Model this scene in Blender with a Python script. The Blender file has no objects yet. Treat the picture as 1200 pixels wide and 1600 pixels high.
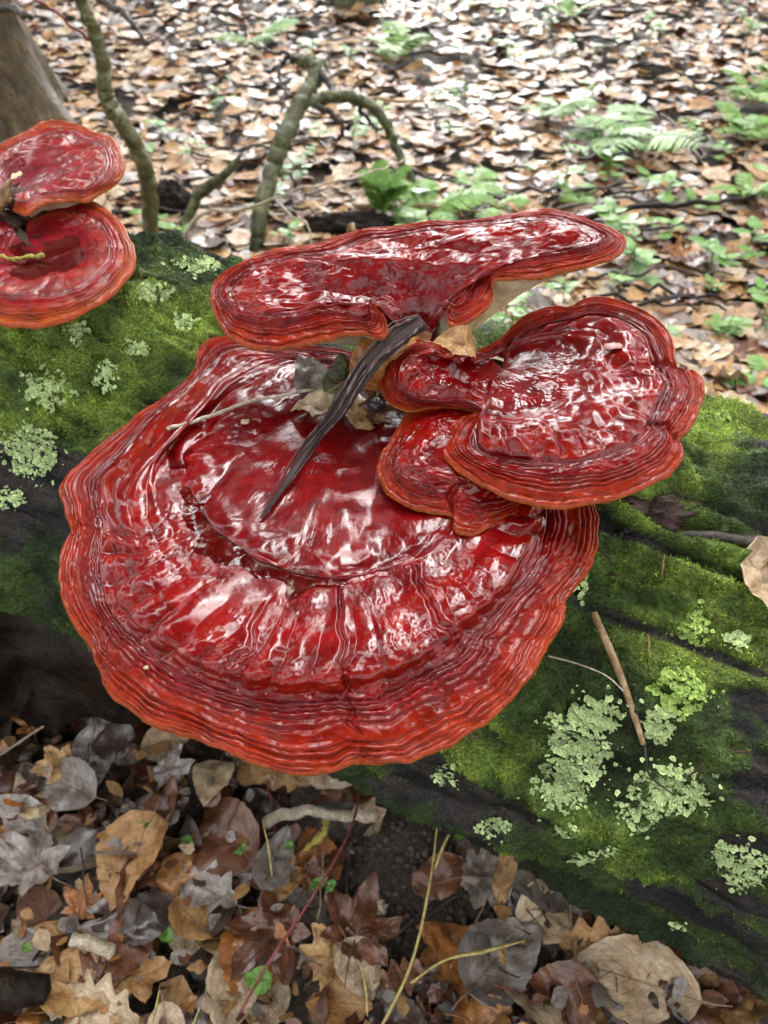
import bpy, math, random
import numpy as np
from mathutils import Vector
from mathutils.bvhtree import BVHTree

random.seed(7)
RNG = np.random.default_rng(7)
SC = bpy.context.scene
COL = SC.collection

# ------------------------------------------------------------------ camera, sky, sun, exposure
H, FPX, PITCH = 0.80, 1200.0, math.radians(45)
cam_d = bpy.data.cameras.new('camera')
cam = bpy.data.objects.new('camera', cam_d)
COL.objects.link(cam)
cam.location = (0, 0, H)
cam.rotation_euler = (math.radians(90) - PITCH, 0, 0)
cam_d.sensor_fit = 'VERTICAL'
cam_d.sensor_height = 36.0
cam_d.lens = 36.0 * FPX / 1600.0
cam_d.clip_start = 0.01
cam_d.clip_end = 300
cam_d.dof.use_dof = True
cam_d.dof.focus_distance = 0.43
cam_d.dof.aperture_fstop = 12.0
SC.camera = cam

SUN_EL, SUN_ROT = math.radians(52), math.radians(8)
world = bpy.data.worlds.new('World')
SC.world = world
world.use_nodes = True
wn = world.node_tree
wn.nodes.clear()
sky = wn.nodes.new('ShaderNodeTexSky')
sky.sky_type = 'NISHITA'
sky.sun_disc = False
sky.sun_elevation = SUN_EL
sky.sun_rotation = SUN_ROT
sky.air_density = 1.0
sky.dust_density = 2.0
hs = wn.nodes.new('ShaderNodeHueSaturation')
hs.inputs['Saturation'].default_value = 0.12
hs.inputs['Value'].default_value = 1.0
bg = wn.nodes.new('ShaderNodeBackground')
bg.inputs['Strength'].default_value = 0.15
wo = wn.nodes.new('ShaderNodeOutputWorld')
wn.links.new(sky.outputs[0], hs.inputs['Color'])
ov = wn.nodes.new('ShaderNodeMix')      # high thin overcast evens the sky out
ov.data_type = 'RGBA'
ov.inputs[0].default_value = 0.2
ov.inputs[7].default_value = (4.3, 4.35, 4.5, 1)
wn.links.new(hs.outputs[0], ov.inputs[6])
wn.links.new(ov.outputs[2], bg.inputs['Color'])
wn.links.new(bg.outputs[0], wo.inputs['Surface'])

sun_d = bpy.data.lights.new('sun', 'SUN')
sun_d.energy = 0.8
sun_d.angle = math.radians(75)
sun_d.color = (1.0, 0.97, 0.92)
sun = bpy.data.objects.new('sun', sun_d)
COL.objects.link(sun)
sd = Vector((math.sin(SUN_ROT) * math.cos(SUN_EL), math.cos(SUN_ROT) * math.cos(SUN_EL), math.sin(SUN_EL)))
sun.rotation_euler = sd.to_track_quat('Z', 'Y').to_euler()

SC.view_settings.view_transform = 'Standard'
SC.view_settings.look = 'None'
SC.view_settings.gamma = 1.0
SC.view_settings.use_curve_mapping = False
SC.view_settings.exposure = 3.3
SC.render.engine = 'CYCLES'
SC.cycles.use_denoising = True
SC.cycles.max_bounces = 5
SC.cycles.diffuse_bounces = 3
SC.cycles.transparent_max_bounces = 8
SC.cycles.caustics_reflective = False
SC.cycles.caustics_refractive = False

# ------------------------------------------------------------------ picture <-> place
CAM = np.array([0, 0, H])
FW = np.array([0, math.cos(PITCH), -math.sin(PITCH)])
UP = np.array([0, math.sin(PITCH), math.cos(PITCH)])
RT = np.array([1.0, 0, 0])


def ray(px, py):
    px = np.asarray(px, float)[..., None]
    py = np.asarray(py, float)[..., None]
    return FW + (px - 600) / FPX * RT - (py - 800) / FPX * UP


def at_z(px, py, z):
    """point of the place at height z seen at photo pixel px, py"""
    d = ray(px, py)
    t = (np.asarray(z, float)[..., None] - H) / d[..., 2:3]
    return CAM + d * t


# ------------------------------------------------------------------ noise
_PERM = np.random.default_rng(99).permutation(256).astype(np.int32)
_PERM = np.concatenate([_PERM, _PERM, _PERM])
_GX, _GY, _GZ = (np.array(a, np.float32) for a in ([1, -1, 1, -1, 1, -1, 1, -1, 0, 0, 0, 0, 1, -1, 0, 0], [1, 1, -1, -1, 0, 0, 0, 0, 1, -1, 1, -1, 1, 1, -1, -1], [0, 0, 0, 0, 1, 1, -1, -1, 1, 1, -1, -1, 0, 0, 1, -1]))


def noise(x, y=0.0, z=0.0, seed=0):
    x, y, z = np.broadcast_arrays(np.asarray(x, np.float32), np.asarray(y, np.float32), np.asarray(z, np.float32))
    xf, yf, zf = np.floor(x), np.floor(y), np.floor(z)
    fx, fy, fz = x - xf, y - yf, z - zf
    xi, yi, zi = ((f.astype(np.int32) + k) & 255 for f, k in ((xf, seed * 7), (yf, seed * 13), (zf, seed * 29)))
    u, v, w = (f * f * f * (f * (f * 6 - 15) + 10) for f in (fx, fy, fz))
    A = [_PERM[xi], _PERM[xi + 1]]
    out = []
    for dx in (0, 1):
        q = []
        for dy in (0, 1):
            B = _PERM[A[dx] + yi + dy]
            e = []
            for dz in (0, 1):
                g = _PERM[B + zi + dz] & 15
                e.append(_GX[g] * (fx - dx) + _GY[g] * (fy - dy) + _GZ[g] * (fz - dz))
            q.append(e[0] + w * (e[1] - e[0]))
        out.append(q[0] + v * (q[1] - q[0]))
    return out[0] + u * (out[1] - out[0])


def fbm(x, y=0.0, z=0.0, o=4, seed=0, gain=0.5):
    a, s, f = 1.0, 0.0, 1.0
    for i in range(o):
        s = s + a * noise(np.asarray(x) * f, np.asarray(y) * f, np.asarray(z) * f, seed + i * 17)
        a *= gain
        f *= 2.03
    return s


def ridged(x, y=0.0, z=0.0, o=3, seed=0):
    a, s, f = 1.0, 0.0, 1.0
    for i in range(o):
        s = s + a * (1 - np.abs(noise(np.asarray(x) * f, np.asarray(y) * f, np.asarray(z) * f, seed + i * 31)) * 2.2)
        a *= 0.5
        f *= 2.1
    return s / 1.75


def sstep(a, b, x):
    t = np.clip((x - a) / (b - a), 0, 1)
    return t * t * (3 - 2 * t)


# ------------------------------------------------------------------ meshes and objects
def mesh_np(name, V, F, mat=None, col=None, uv=None, rnd=None, smooth=True, mats=None, midx=None):
    V = np.asarray(V, np.float32).reshape(-1, 3)
    F = np.asarray(F, np.int32)
    k = F.shape[1]
    me = bpy.data.meshes.new(name)
    me.vertices.add(len(V))
    me.vertices.foreach_set('co', V.ravel())
    me.loops.add(F.size)
    me.loops.foreach_set('vertex_index', F.ravel())
    me.polygons.add(len(F))
    me.polygons.foreach_set('loop_start', np.arange(0, F.size, k, dtype=np.int32))
    me.polygons.foreach_set('use_smooth', np.full(len(F), smooth, bool))
    if midx is not None:
        me.polygons.foreach_set('material_index', np.asarray(midx, np.int32))
    me.update(calc_edges=True)
    if col is not None:
        a = me.attributes.new('Col', 'FLOAT_COLOR', 'POINT')
        c = np.ones((len(V), 4), np.float32)
        cc_ = np.asarray(col)
        c[:, :cc_.shape[-1]] = np.clip(cc_.reshape(len(V), -1), 0, 1)
        a.data.foreach_set('color', c.ravel())
    if rnd is not None:
        a = me.attributes.new('rnd', 'FLOAT', 'POINT')
        a.data.foreach_set('value', np.asarray(rnd, np.float32).ravel())
    if uv is not None:
        l = me.uv_layers.new(name='UVMap')
        l.data.foreach_set('uv', np.asarray(uv, np.float32)[F.ravel()].ravel())
    for m in (mats or ([mat] if mat else [])):
        me.materials.append(m)
    return me


def grid_faces(n, m, closed=False):
    """n rows, m columns; closed joins the last column to the first"""
    i = np.arange(n - 1)[:, None]
    j = np.arange(m if closed else m - 1)[None, :]
    a = i * m + j
    b = i * m + (j + 1) % m
    return np.stack([a, b, b + m, a + m], -1).reshape(-1, 4)


def link(name, me, parent=None, label=None, cat=None, group=None, kind=None):
    o = bpy.data.objects.new(name, me)
    COL.objects.link(o)
    if parent is not None:
        o.parent = parent
    for k, v in (('label', label), ('category', cat), ('group', group), ('kind', kind)):
        if v:
            o[k] = v
    return o


def thing(name, loc, label, cat, group=None):
    o = link(name, None, None, label, cat, group)
    o.location = loc
    o.empty_display_size = 0.02
    return o


def part(name, parent, V, F, mat, **kw):
    """V in world coordinates; stored relative to the parent Empty"""
    V = np.asarray(V, float).reshape(-1, 3)
    L = Vector((0, 0, 0))
    p = parent
    while p is not None:
        L = L + p.location
        p = p.parent
    label, kind = kw.pop('label', None), kw.pop('kind', None)
    me = mesh_np(name, V - np.array(L), F, mat, **kw)
    return link(name, me, parent, label=label, kind=kind)


def top_mesh(name, V, F, mat, label, cat, group=None, kind=None, **kw):
    V = np.asarray(V, float).reshape(-1, 3)
    c = V.mean(0)
    c[2] = V[:, 2].min()
    me = mesh_np(name, V - c, F, mat, **kw)
    o = link(name, me, None, label, cat, group, kind)
    o.location = c
    return o


def herm(T, P, t):
    """smooth interpolation of points P at parameters T (rows), evaluated at t"""
    T = np.asarray(T, float)
    P = np.asarray(P, float)
    m = np.zeros_like(P)
    sh = (-1,) + (1,) * (P.ndim - 1)
    d = (P[1:] - P[:-1]) / (T[1:] - T[:-1]).reshape(sh)
    m[1:-1] = (d[1:] + d[:-1]) / 2
    m[0], m[-1] = d[0], d[-1]
    i = np.clip(np.searchsorted(T, t, side='right') - 1, 0, len(T) - 2)
    h = (T[i + 1] - T[i])
    u = (t - T[i]) / h
    h, u = h.reshape(sh), u.reshape(sh)
    return ((2 * u ** 3 - 3 * u ** 2 + 1) * P[i] + (u ** 3 - 2 * u ** 2 + u) * h * m[i] + (-2 * u ** 3 + 3 * u ** 2) * P[i + 1] + (u ** 3 - u ** 2) * h * m[i + 1])


def tube(pts, rad, k=7, rough=0.0, seed=0, n=None, ridges=0.0):
    pts = np.asarray(pts, float)
    rad = np.asarray(rad, float)
    if rad.ndim == 0:
        rad = np.full(len(pts), float(rad))
    if n:
        T = np.concatenate([[0], np.cumsum(np.linalg.norm(np.diff(pts, axis=0), axis=1))])
        t = np.linspace(0, T[-1], n)
        pts = herm(T, pts, t)
        rad = np.interp(t, T, rad)
    tg = np.gradient(pts, axis=0)
    tg /= np.linalg.norm(tg, axis=1, keepdims=True) + 1e-9
    ref = np.array([0.31, 0.22, 0.92])
    if abs(tg.mean(0) @ ref) > 0.85:
        ref = np.array([0.9, -0.3, 0.1])
    a = np.cross(tg, ref)
    a /= np.linalg.norm(a, axis=1, keepdims=True) + 1e-9
    b = np.cross(tg, a)
    ph = np.linspace(0, 2 * np.pi, k, endpoint=False)
    dirs = np.cos(ph)[None, :, None] * a[:, None] + np.sin(ph)[None, :, None] * b[:, None]
    r = np.repeat(rad[:, None], k, 1)
    base = pts[:, None] + dirs * r[..., None]
    if rough:
        s = 0.5 / max(rad.mean(), 1e-4)
        r = r * (1 + rough * fbm(base[..., 0] * s, base[..., 1] * s, base[..., 2] * s, 3, seed))
    if ridges:
        r = r * (1 + ridges * noise(np.cos(ph)[None] * 2.5 + 0 * r, np.sin(ph)[None] * 2.5 + 0 * r, np.linspace(0, 3, len(pts))[:, None] + 0 * r, seed + 5))
    V = (pts[:, None] + dirs * r[..., None]).reshape(-1, 3)
    F = grid_faces(len(pts), k, True)
    V = np.concatenate([V, pts[:1] - tg[:1] * rad[0] * 0.3, pts[-1:] + tg[-1:] * rad[-1] * 0.3])
    n0, n1 = len(V) - 2, len(V) - 1
    j = np.arange(k)
    c0 = np.stack([np.full(k, n0), (j + 1) % k, j, j], -1)
    o = (len(pts) - 1) * k
    c1 = np.stack([np.full(k, n1), o + j, o + (j + 1) % k, o + (j + 1) % k], -1)
    # caps as quads with a repeated corner are avoided: use thin quads through the cap centre
    F = np.concatenate([F, c0[::1], c1])
    return V, F


def tri(F):
    F = np.asarray(F)
    if F.shape[1] == 3:
        return F
    a = F[:, [0, 1, 2]]
    b = F[:, [0, 2, 3]]
    out = np.concatenate([a, b])
    ok = (out[:, 0] != out[:, 1]) & (out[:, 1] != out[:, 2]) & (out[:, 0] != out[:, 2])
    return out[ok]


def joinm(parts):
    Vs, Fs, n = [], [], 0
    for V, F in parts:
        Vs.append(V)
        Fs.append(tri(F) + n)
        n += len(V)
    return np.concatenate(Vs), np.concatenate(Fs)


# ------------------------------------------------------------------ materials
class NT:
    def __init__(self, name):
        self.m = bpy.data.materials.new(name)
        self.m.use_nodes = True
        self.t = self.m.node_tree
        self.t.nodes.clear()
        self.out = self.n('ShaderNodeOutputMaterial')

    def n(self, typ, ins=None, **kw):
        nd = self.t.nodes.new(typ)
        for k, v in kw.items():
            setattr(nd, k, v)
        for k, v in (ins or {}).items():
            if hasattr(v, 'links') or isinstance(v, bpy.types.NodeSocket):
                self.t.links.new(v, nd.inputs[k])
            else:
                nd.inputs[k].default_value = v
        return nd

    def noise(self, vec, scale, detail=4, rough=0.55, dist=0.0):
        return self.n('ShaderNodeTexNoise', {'Vector': vec, 'Scale': scale, 'Detail': detail, 'Roughness': rough, 'Distortion': dist}).outputs[0]

    def math(self, op, a, b=0.0, c=False):
        nd = self.n('ShaderNodeMath', {0: a, 1: b}, operation=op)
        nd.use_clamp = c
        return nd.outputs[0]

    def ramp(self, fac, stops):
        nd = self.n('ShaderNodeValToRGB', {'Fac': fac})
        e = nd.color_ramp.elements
        while len(e) < len(stops):
            e.new(0.5)
        for i, (p, c) in enumerate(stops):
            e[i].position = p
            e[i].color = (*c, 1) if len(c) == 3 else c
        return nd.outputs[0]

    def mix(self, fac, a, b, bt='MIX'):
        nd = self.n('ShaderNodeMix', data_type='RGBA', blend_type=bt)
        for k, v in ((0, fac), (6, a), (7, b)):
            if isinstance(v, bpy.types.NodeSocket):
                self.t.links.new(v, nd.inputs[k])
            else:
                nd.inputs[k].default_value = v if k == 0 else ((*v, 1) if len(v) == 3 else v)
        return nd.outputs[2]

    def bump(self, h, strength, dist, normal=None):
        ins = {'Height': h, 'Strength': strength, 'Distance': dist}
        if normal is not None:
            ins['Normal'] = normal
        return self.n('ShaderNodeBump', ins).outputs[0]

    def bsdf(self, **ins):
        nd = self.n('ShaderNodeBsdfPrincipled', {k.replace('_', ' '): v for k, v in ins.items()})
        self.t.links.new(nd.outputs[0], self.out.inputs['Surface'])
        return nd


def P_obj(T):
    return T.n('ShaderNodeTexCoord').outputs['Object']


def P_uv(T):
    return T.n('ShaderNodeTexCoord').outputs['UV']


def P_geo(T):
    return T.n('ShaderNodeNewGeometry').outputs['Position']


def mat_cap(name, rough=0.34, coat=1.0, tint=(1, 1, 1), dull=0.0):
    T = NT(name)
    p = P_obj(T)
    at = T.n('ShaderNodeAttribute', attribute_name='Col')
    c, gl = at.outputs['Color'], at.outputs['Alpha']
    n1 = T.noise(p, 90, 5, 0.6, 0.6)
    n2 = T.noise(p, 420, 4, 0.6, 0.4)
    k = T.ramp(n1, [(0.3, (0.55, 0.5, 0.5)), (0.62, (1.12, 1.15, 1.1))])
    c = T.mix(1.0, c, k, 'MULTIPLY')
    speck = T.n('ShaderNodeMapRange', {'Value': T.noise(p, 380, 2, 0.5), 1: 0.70, 2: 0.76}).outputs[0]
    c = T.mix(T.math('MULTIPLY', speck, 0.8), c, (0.02, 0.008, 0.004))
    c = T.mix(1.0, c, tint, 'MULTIPLY')
    nb = T.bump(n2, 0.4, 0.0010)
    nc = T.bump(n2, 0.10, 0.0008)
    nc = T.bump(n1, 0.10, 0.003, nc)
    r = T.n('ShaderNodeMapRange', {'Value': n1, 1: 0.3, 2: 0.7, 3: rough - 0.1, 4: rough + 0.1}).outputs[0]
    cr = T.n('ShaderNodeMapRange', {'Value': T.noise(p, 35, 3), 1: 0.35, 2: 0.65, 3: 0.055 + dull, 4: 0.12 + dull}).outputs[0]
    T.bsdf(Base_Color=c, Roughness=r, Normal=nb, Specular_IOR_Level=0.03, Coat_Weight=T.math('MULTIPLY', gl, T.n('ShaderNodeMapRange', {'Value': T.noise(p, 55, 4, 0.65), 1: 0.35, 2: 0.6, 3: 0.55 * coat, 4: coat}).outputs[0]), Coat_Roughness=cr, Coat_IOR=1.40, Coat_Normal=nc)
    return T.m


def mat_pore():
    T = NT('pore_flesh')
    p = P_obj(T)
    c = T.ramp(T.noise(p, 60, 5, 0.6), [(0.3, (0.30, 0.20, 0.10)), (0.5, (0.52, 0.42, 0.27)), (0.7, (0.62, 0.55, 0.42))])
    v = T.n('ShaderNodeTexVoronoi', {'Vector': p, 'Scale': 900}).outputs[0]
    T.bsdf(Base_Color=c, Roughness=0.7, Normal=T.bump(v, 0.4, 0.0006))
    return T.m


def mat_bark(name, a, b, c3, scale=40, rough=0.45, bump=0.6, dist=0.004, stretch=(1, 1, 1), coat=0.0, spec=0.3):
    T = NT(name)
    p = T.n('ShaderNodeMapping', {'Vector': P_obj(T), 'Scale': stretch}).outputs[0]
    n1 = T.noise(p, scale, 6, 0.65, 0.5)
    n2 = T.noise(p, scale * 5, 4, 0.6)
    c = T.ramp(n1, [(0.3, a), (0.52, b), (0.72, c3)])
    c = T.mix(1.0, c, T.ramp(n2, [(0.3, (0.6, 0.6, 0.6)), (0.7, (1.2, 1.2, 1.2))]), 'MULTIPLY')
    hgt = T.math('ADD', n1, T.math('MULTIPLY', n2, 0.5))
    r = T.n('ShaderNodeMapRange', {'Value': n2, 1: 0.3, 2: 0.7, 3: rough - 0.15, 4: rough + 0.15}).outputs[0]
    T.bsdf(Base_Color=c, Roughness=r, Normal=T.bump(hgt, bump, dist), Coat_Weight=coat, Coat_Roughness=0.15, Specular_IOR_Level=spec)
    return T.m


def mat_vcol(name, rough=0.6, bumpscale=800, bump=0.3, dist=0.001, coat=0.0, jitter=0.35, trans=0.0, spec=0.4):
    T = NT(name)
    c = T.n('ShaderNodeAttribute', attribute_name='Col').outputs['Color']
    n = T.noise(P_obj(T), bumpscale, 4)
    k = T.ramp(n, [(0.3, (1 - jitter,) * 3), (0.7, (1 + jitter,) * 3)])
    c = T.mix(1.0, c, k, 'MULTIPLY')
    b = T.bsdf(Base_Color=c, Roughness=rough, Normal=T.bump(n, bump, dist), Coat_Weight=coat, Coat_Roughness=0.12, Specular_IOR_Level=spec)
    if trans:
        tr = T.n('ShaderNodeBsdfTranslucent', {'Color': c})
        mx = T.n('ShaderNodeMixShader', {0: trans, 1: b.outputs[0], 2: tr.outputs[0]})
        T.t.links.new(mx.outputs[0], T.out.inputs['Surface'])
    return T.m


def mat_leaf(name, A, B, Cc, rough=0.32, coat=0.5, veins=True):
    """A..B the range over individuals, Cc the blotches"""
    T = NT(name)
    uv = P_uv(T)
    rn = T.math('ADD', T.n('ShaderNodeObjectInfo').outputs['Random'], T.n('ShaderNodeAttribute', attribute_name='rnd').outputs['Fac'])
    rn = T.math('FRACT', rn)
    off = T.n('ShaderNodeVectorMath', {0: uv, 1: T.n('ShaderNodeCombineXYZ', {0: T.math('MULTIPLY', rn, 37.0), 1: T.math('MULTIPLY', rn, 91.0)}).outputs[0]}, operation='ADD').outputs[0]
    c = T.mix(rn, A, B)
    n1 = T.noise(off, 3.5, 5, 0.65, 0.3)
    n2 = T.noise(off, 18, 4, 0.6)
    c = T.mix(T.n('ShaderNodeMapRange', {'Value': n1, 1: 0.42, 2: 0.66}).outputs[0], c, Cc)
    c = T.mix(1.0, c, T.ramp(n2, [(0.3, (0.62, 0.62, 0.62)), (0.7, (1.25, 1.25, 1.25))]), 'MULTIPLY')
    sx = T.n('ShaderNodeSeparateXYZ', {0: uv})
    du = T.math('ABSOLUTE', T.math('SUBTRACT', sx.outputs[0], 0.5))
    mid = T.n('ShaderNodeMapRange', {'Value': du, 1: 0.008, 2: 0.022, 3: 1.0, 4: 0.0}).outputs[0]
    hgt = T.math('MULTIPLY', n2, 0.5)
    if veins:
        sv = T.math('SINE', T.math('MULTIPLY', T.math('SUBTRACT', sx.outputs[1], T.math('MULTIPLY', du, 0.75)), 62.0))
        sv = T.n('ShaderNodeMapRange', {'Value': sv, 1: 0.86, 2: 1.0}).outputs[0]
        mid = T.math('MAXIMUM', mid, T.math('MULTIPLY', sv, 0.55))
    c = T.mix(T.math('MULTIPLY', mid, 0.7), c, T.mix(0.5, Cc, (0.12, 0.07, 0.035)))
    hgt = T.math('SUBTRACT', hgt, T.math('MULTIPLY', mid, 0.5))
    r = T.n('ShaderNodeMapRange', {'Value': n1, 1: 0.3, 2: 0.7, 3: rough - 0.06, 4: rough + 0.26}).outputs[0]
    b = T.bsdf(Base_Color=c, Roughness=r, Normal=T.bump(hgt, 0.6, 0.0018), Coat_Weight=coat * 0.7, Coat_Roughness=0.2, Specular_IOR_Level=0.3)
    return T.m


def mat_water(name):
    T = NT(name)
    n = T.noise(P_obj(T), 60, 2)
    nb = T.bump(n, 0.06, 0.002)
    fr = T.n('ShaderNodeFresnel', {'IOR': 1.4, 'Normal': nb}).outputs[0]
    gl = T.n('ShaderNodeBsdfGlossy', {'Roughness': 0.02, 'Color': (1, 1, 1, 1), 'Normal': nb})
    tr = T.n('ShaderNodeBsdfTransparent', {'Color': (0.80, 0.72, 0.66, 1)})
    mx = T.n('ShaderNodeMixShader', {0: fr, 1: tr.outputs[0], 2: gl.outputs[0]})
    T.t.links.new(mx.outputs[0], T.out.inputs['Surface'])
    return T.m


def mat_soil():
    T = NT('wet_soil')
    p = P_geo(T)
    n1 = T.noise(p, 12, 6, 0.65)
    n2 = T.noise(p, 160, 5, 0.65)
    c = T.ramp(n1, [(0.3, (0.035, 0.024, 0.016)), (0.5, (0.085, 0.062, 0.044)), (0.7, (0.16, 0.125, 0.09))])
    c = T.mix(1.0, c, T.ramp(n2, [(0.3, (0.5, 0.5, 0.5)), (0.7, (1.3, 1.3, 1.3))]), 'MULTIPLY')
    T.bsdf(Base_Color=c, Roughness=0.55, Normal=T.bump(T.math('ADD', n1, n2), 1.0, 0.012))
    return T.m


M = {}
M['cap'] = mat_cap('lacquered_cap')
M['cap_old'] = mat_cap('dusty_lacquered_cap', rough=0.5, coat=1.0, dull=0.16)
M['margin'] = mat_vcol('cap_margin', rough=0.5, bumpscale=500, coat=0.12, spec=0.2)
M['pore'] = mat_pore()
M['water'] = mat_water('rain_water')
M['soil'] = mat_soil()
M['logbark'] = mat_vcol('log_bark', rough=0.55, bumpscale=420, bump=1.0, dist=0.0032, jitter=0.65, spec=0.22)
M['moss'] = mat_vcol('moss_blades', rough=0.5, bumpscale=300, bump=0.0, jitter=0.2, trans=0.25, spec=0.2)
M['lichen'] = mat_vcol('lichen_flakes', rough=0.7, bumpscale=900, bump=0.3, jitter=0.15, spec=0.15)
M['tanleaf'] = mat_leaf('tan_leaf', (0.34, 0.18, 0.065), (0.44, 0.27, 0.11), (0.20, 0.09, 0.03), coat=0.15)
M['brownleaf'] = mat_leaf('brown_leaf', (0.11, 0.036, 0.017), (0.20, 0.082, 0.038), (0.065, 0.024, 0.012), rough=0.26, coat=0.6)
M['greyleaf'] = mat_leaf('grey_leaf', (0.17, 0.145, 0.13), (0.33, 0.29, 0.26), (0.12, 0.08, 0.055), rough=0.28, coat=0.45)
M['orangeleaf'] = mat_leaf('orange_leaf', (0.32, 0.11, 0.020), (0.40, 0.18, 0.05), (0.18, 0.06, 0.015), rough=0.28, coat=0.5)
M['darkleaf'] = mat_leaf('dark_leaf', (0.035, 0.022, 0.016), (0.075, 0.042, 0.028), (0.03, 0.018, 0.014), rough=0.25, coat=0.8)
M['paleleaf'] = mat_leaf('pale_leaf', (0.40, 0.30, 0.19), (0.52, 0.41, 0.28), (0.28, 0.17, 0.085), coat=0.12)
M['green'] = mat_leaf('green_leaf', (0.09, 0.20, 0.03), (0.16, 0.30, 0.05), (0.06, 0.14, 0.02), coat=0.2, veins=False)
M['twigdark'] = mat_bark('dark_twig_bark', (0.015, 0.011, 0.009), (0.045, 0.035, 0.028), (0.10, 0.08, 0.065), 60)
M['twigtan'] = mat_bark('tan_twig_bark', (0.12, 0.07, 0.035), (0.28, 0.18, 0.09), (0.45, 0.33, 0.2), 80)
M['twigpale'] = mat_bark('pale_twig_bark', (0.20, 0.15, 0.10), (0.40, 0.33, 0.24), (0.60, 0.54, 0.44), 80)
M['mossbranch'] = mat_bark('mossy_branch_bark', (0.012, 0.010, 0.006), (0.06, 0.065, 0.022), (0.20, 0.22, 0.08), 45, dist=0.008)
M['trunk'] = mat_bark('tree_trunk_bark', (0.018, 0.012, 0.005), (0.075, 0.050, 0.020), (0.19, 0.14, 0.065), 24, stretch=(1, 1, 0.45), dist=0.02)
def mat_fibre(name, a, b, c3):
    T = NT(name)
    p = T.n('ShaderNodeMapping', {'Vector': P_uv(T), 'Scale': (26, 2.2, 1)}).outputs[0]
    n1 = T.noise(p, 1.0, 6, 0.6, 0.3)
    p2 = T.n('ShaderNodeMapping', {'Vector': P_uv(T), 'Scale': (90, 9, 1)}).outputs[0]
    n2 = T.noise(p2, 1.0, 4, 0.6)
    c = T.ramp(n1, [(0.3, a), (0.52, b), (0.72, c3)])
    c = T.mix(1.0, c, T.ramp(n2, [(0.3, (0.4, 0.4, 0.4)), (0.7, (1.5, 1.5, 1.5))]), 'MULTIPLY')
    T.bsdf(Base_Color=c, Roughness=0.55, Normal=T.bump(T.math('ADD', n1, n2), 1.0, 0.003), Specular_IOR_Level=0.25)
    return T.m


M['strip'] = mat_fibre('weathered_strip', (0.010, 0.005, 0.005), (0.070, 0.043, 0.040), (0.23, 0.175, 0.165))
M['rot'] = mat_bark('rotten_wood', (0.005, 0.0035, 0.003), (0.014, 0.009, 0.006), (0.04, 0.024, 0.015), 18, dist=0.01, spec=0.12)
M['stub'] = mat_bark('split_stub_wood', (0.05, 0.02, 0.008), (0.22, 0.12, 0.045), (0.42, 0.33, 0.16), 90, dist=0.005)

# ------------------------------------------------------------------ ground
def ground_z(x, y):
    x = np.asarray(x, float)
    y = np.asarray(y, float)
    g = 0.022 * fbm(x * 2.1, y * 2.1, 0.3, 3, 3) + 0.008 * fbm(x * 9, y * 9, 0.7, 3, 5)
    far = np.hypot(x, y)
    g = g + 0.10 * sstep(2.0, 14, far) * fbm(x * 0.35, y * 0.35, 0.1, 3, 9)
    g = g + 0.035 * np.maximum(y - 1.2, 0) * sstep(1.2, 3.0, y)
    return g


gs = np.sinh(np.linspace(-1, 1, 181) * 5.0) / math.sinh(5.0) * 70
GX, GY = np.meshgrid(gs, gs + 0.6)
ground = link('ground', mesh_np('ground', np.stack([GX, GY, ground_z(GX, GY) - 0.004 - 0.016 * sstep(0.9, 2.5, np.hypot(GX, GY))], -1), grid_faces(181, 181), M['soil']), kind='structure')

# ------------------------------------------------------------------ the log
LP0 = np.array([0, 0.4855, 0.2851])
LAX = np.array([math.cos(0.3743), -math.sin(0.3743), -0.13874])
LAX /= np.linalg.norm(LAX)
LN1 = np.cross(LAX, [0, 0, 1.0])
LN1 /= np.linalg.norm(LN1)     # towards the camera
LN2 = np.cross(LN1, LAX)       # up


def bark_plate(u, ph):
    c, q = np.cos(ph), np.sin(ph)
    w = 0.5 * fbm(u * 6, c * 2.5, q * 2.5, 2, 251)
    return ridged(u * 3.4 + w, c * 8.5 + w, q * 8.5 + w * .5, 2, 253)


def log_crack(u, ph):
    """long splits running with the grain"""
    c, q = np.cos(ph), np.sin(ph)
    w = 0.25 * fbm(u * 5, c * 2, q * 2, 3, 231)
    n = noise(u * 1.9 + 3, c * 4.2 + w, q * 4.2 + w, 233)
    k = np.exp(-(n / 0.035) ** 2) * sstep(-0.15, 0.2, noise(u * 4, c * 3, q * 3, 235) + 0.05)
    n2 = noise(u * 3.1 + 9, c * 8 + w * 2, q * 8 + w * 2, 237)
    return np.clip(k + 0.5 * np.exp(-(n2 / 0.04) ** 2) * sstep(0, 0.25, noise(u * 6, c * 4, q * 4, 239)), 0, 1)


def log_rad(u, ph):
    base = 0.1965 + 0.0467 * u + 0.05 * sstep(-0.45, -0.9, u) * (np.sin(ph) < 2)
    cx, sx_ = np.cos(ph), np.sin(ph)
    b = 0.013 * fbm(u * 3.2, cx * 1.6, sx_ * 1.6, 3, 21)
    # long plates of bark running along the trunk
    w = 0.6 * fbm(u * 4, cx * 2, sx_ * 2, 3, 33)
    st = ridged(u * 1.6 + w * 0.4, cx * 3.6 + w * 0.35, sx_ * 3.6 + w * 0.2, 3, 41)
    b = b + 0.018 * (st - 0.55) + 0.008 * (bark_plate(u, ph) - 0.5)
    b = b + 0.0065 * fbm(u * 22, cx * 6, sx_ * 6, 4, 55)
    b = b - 0.010 * log_crack(u, ph) + 0.0035 * fbm(u * 14, cx * 16, sx_ * 16, 3, 263)
    b = b + 0.0022 * fbm(u * 80, cx * 22, sx_ * 22, 3, 61)
    return base + b


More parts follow.
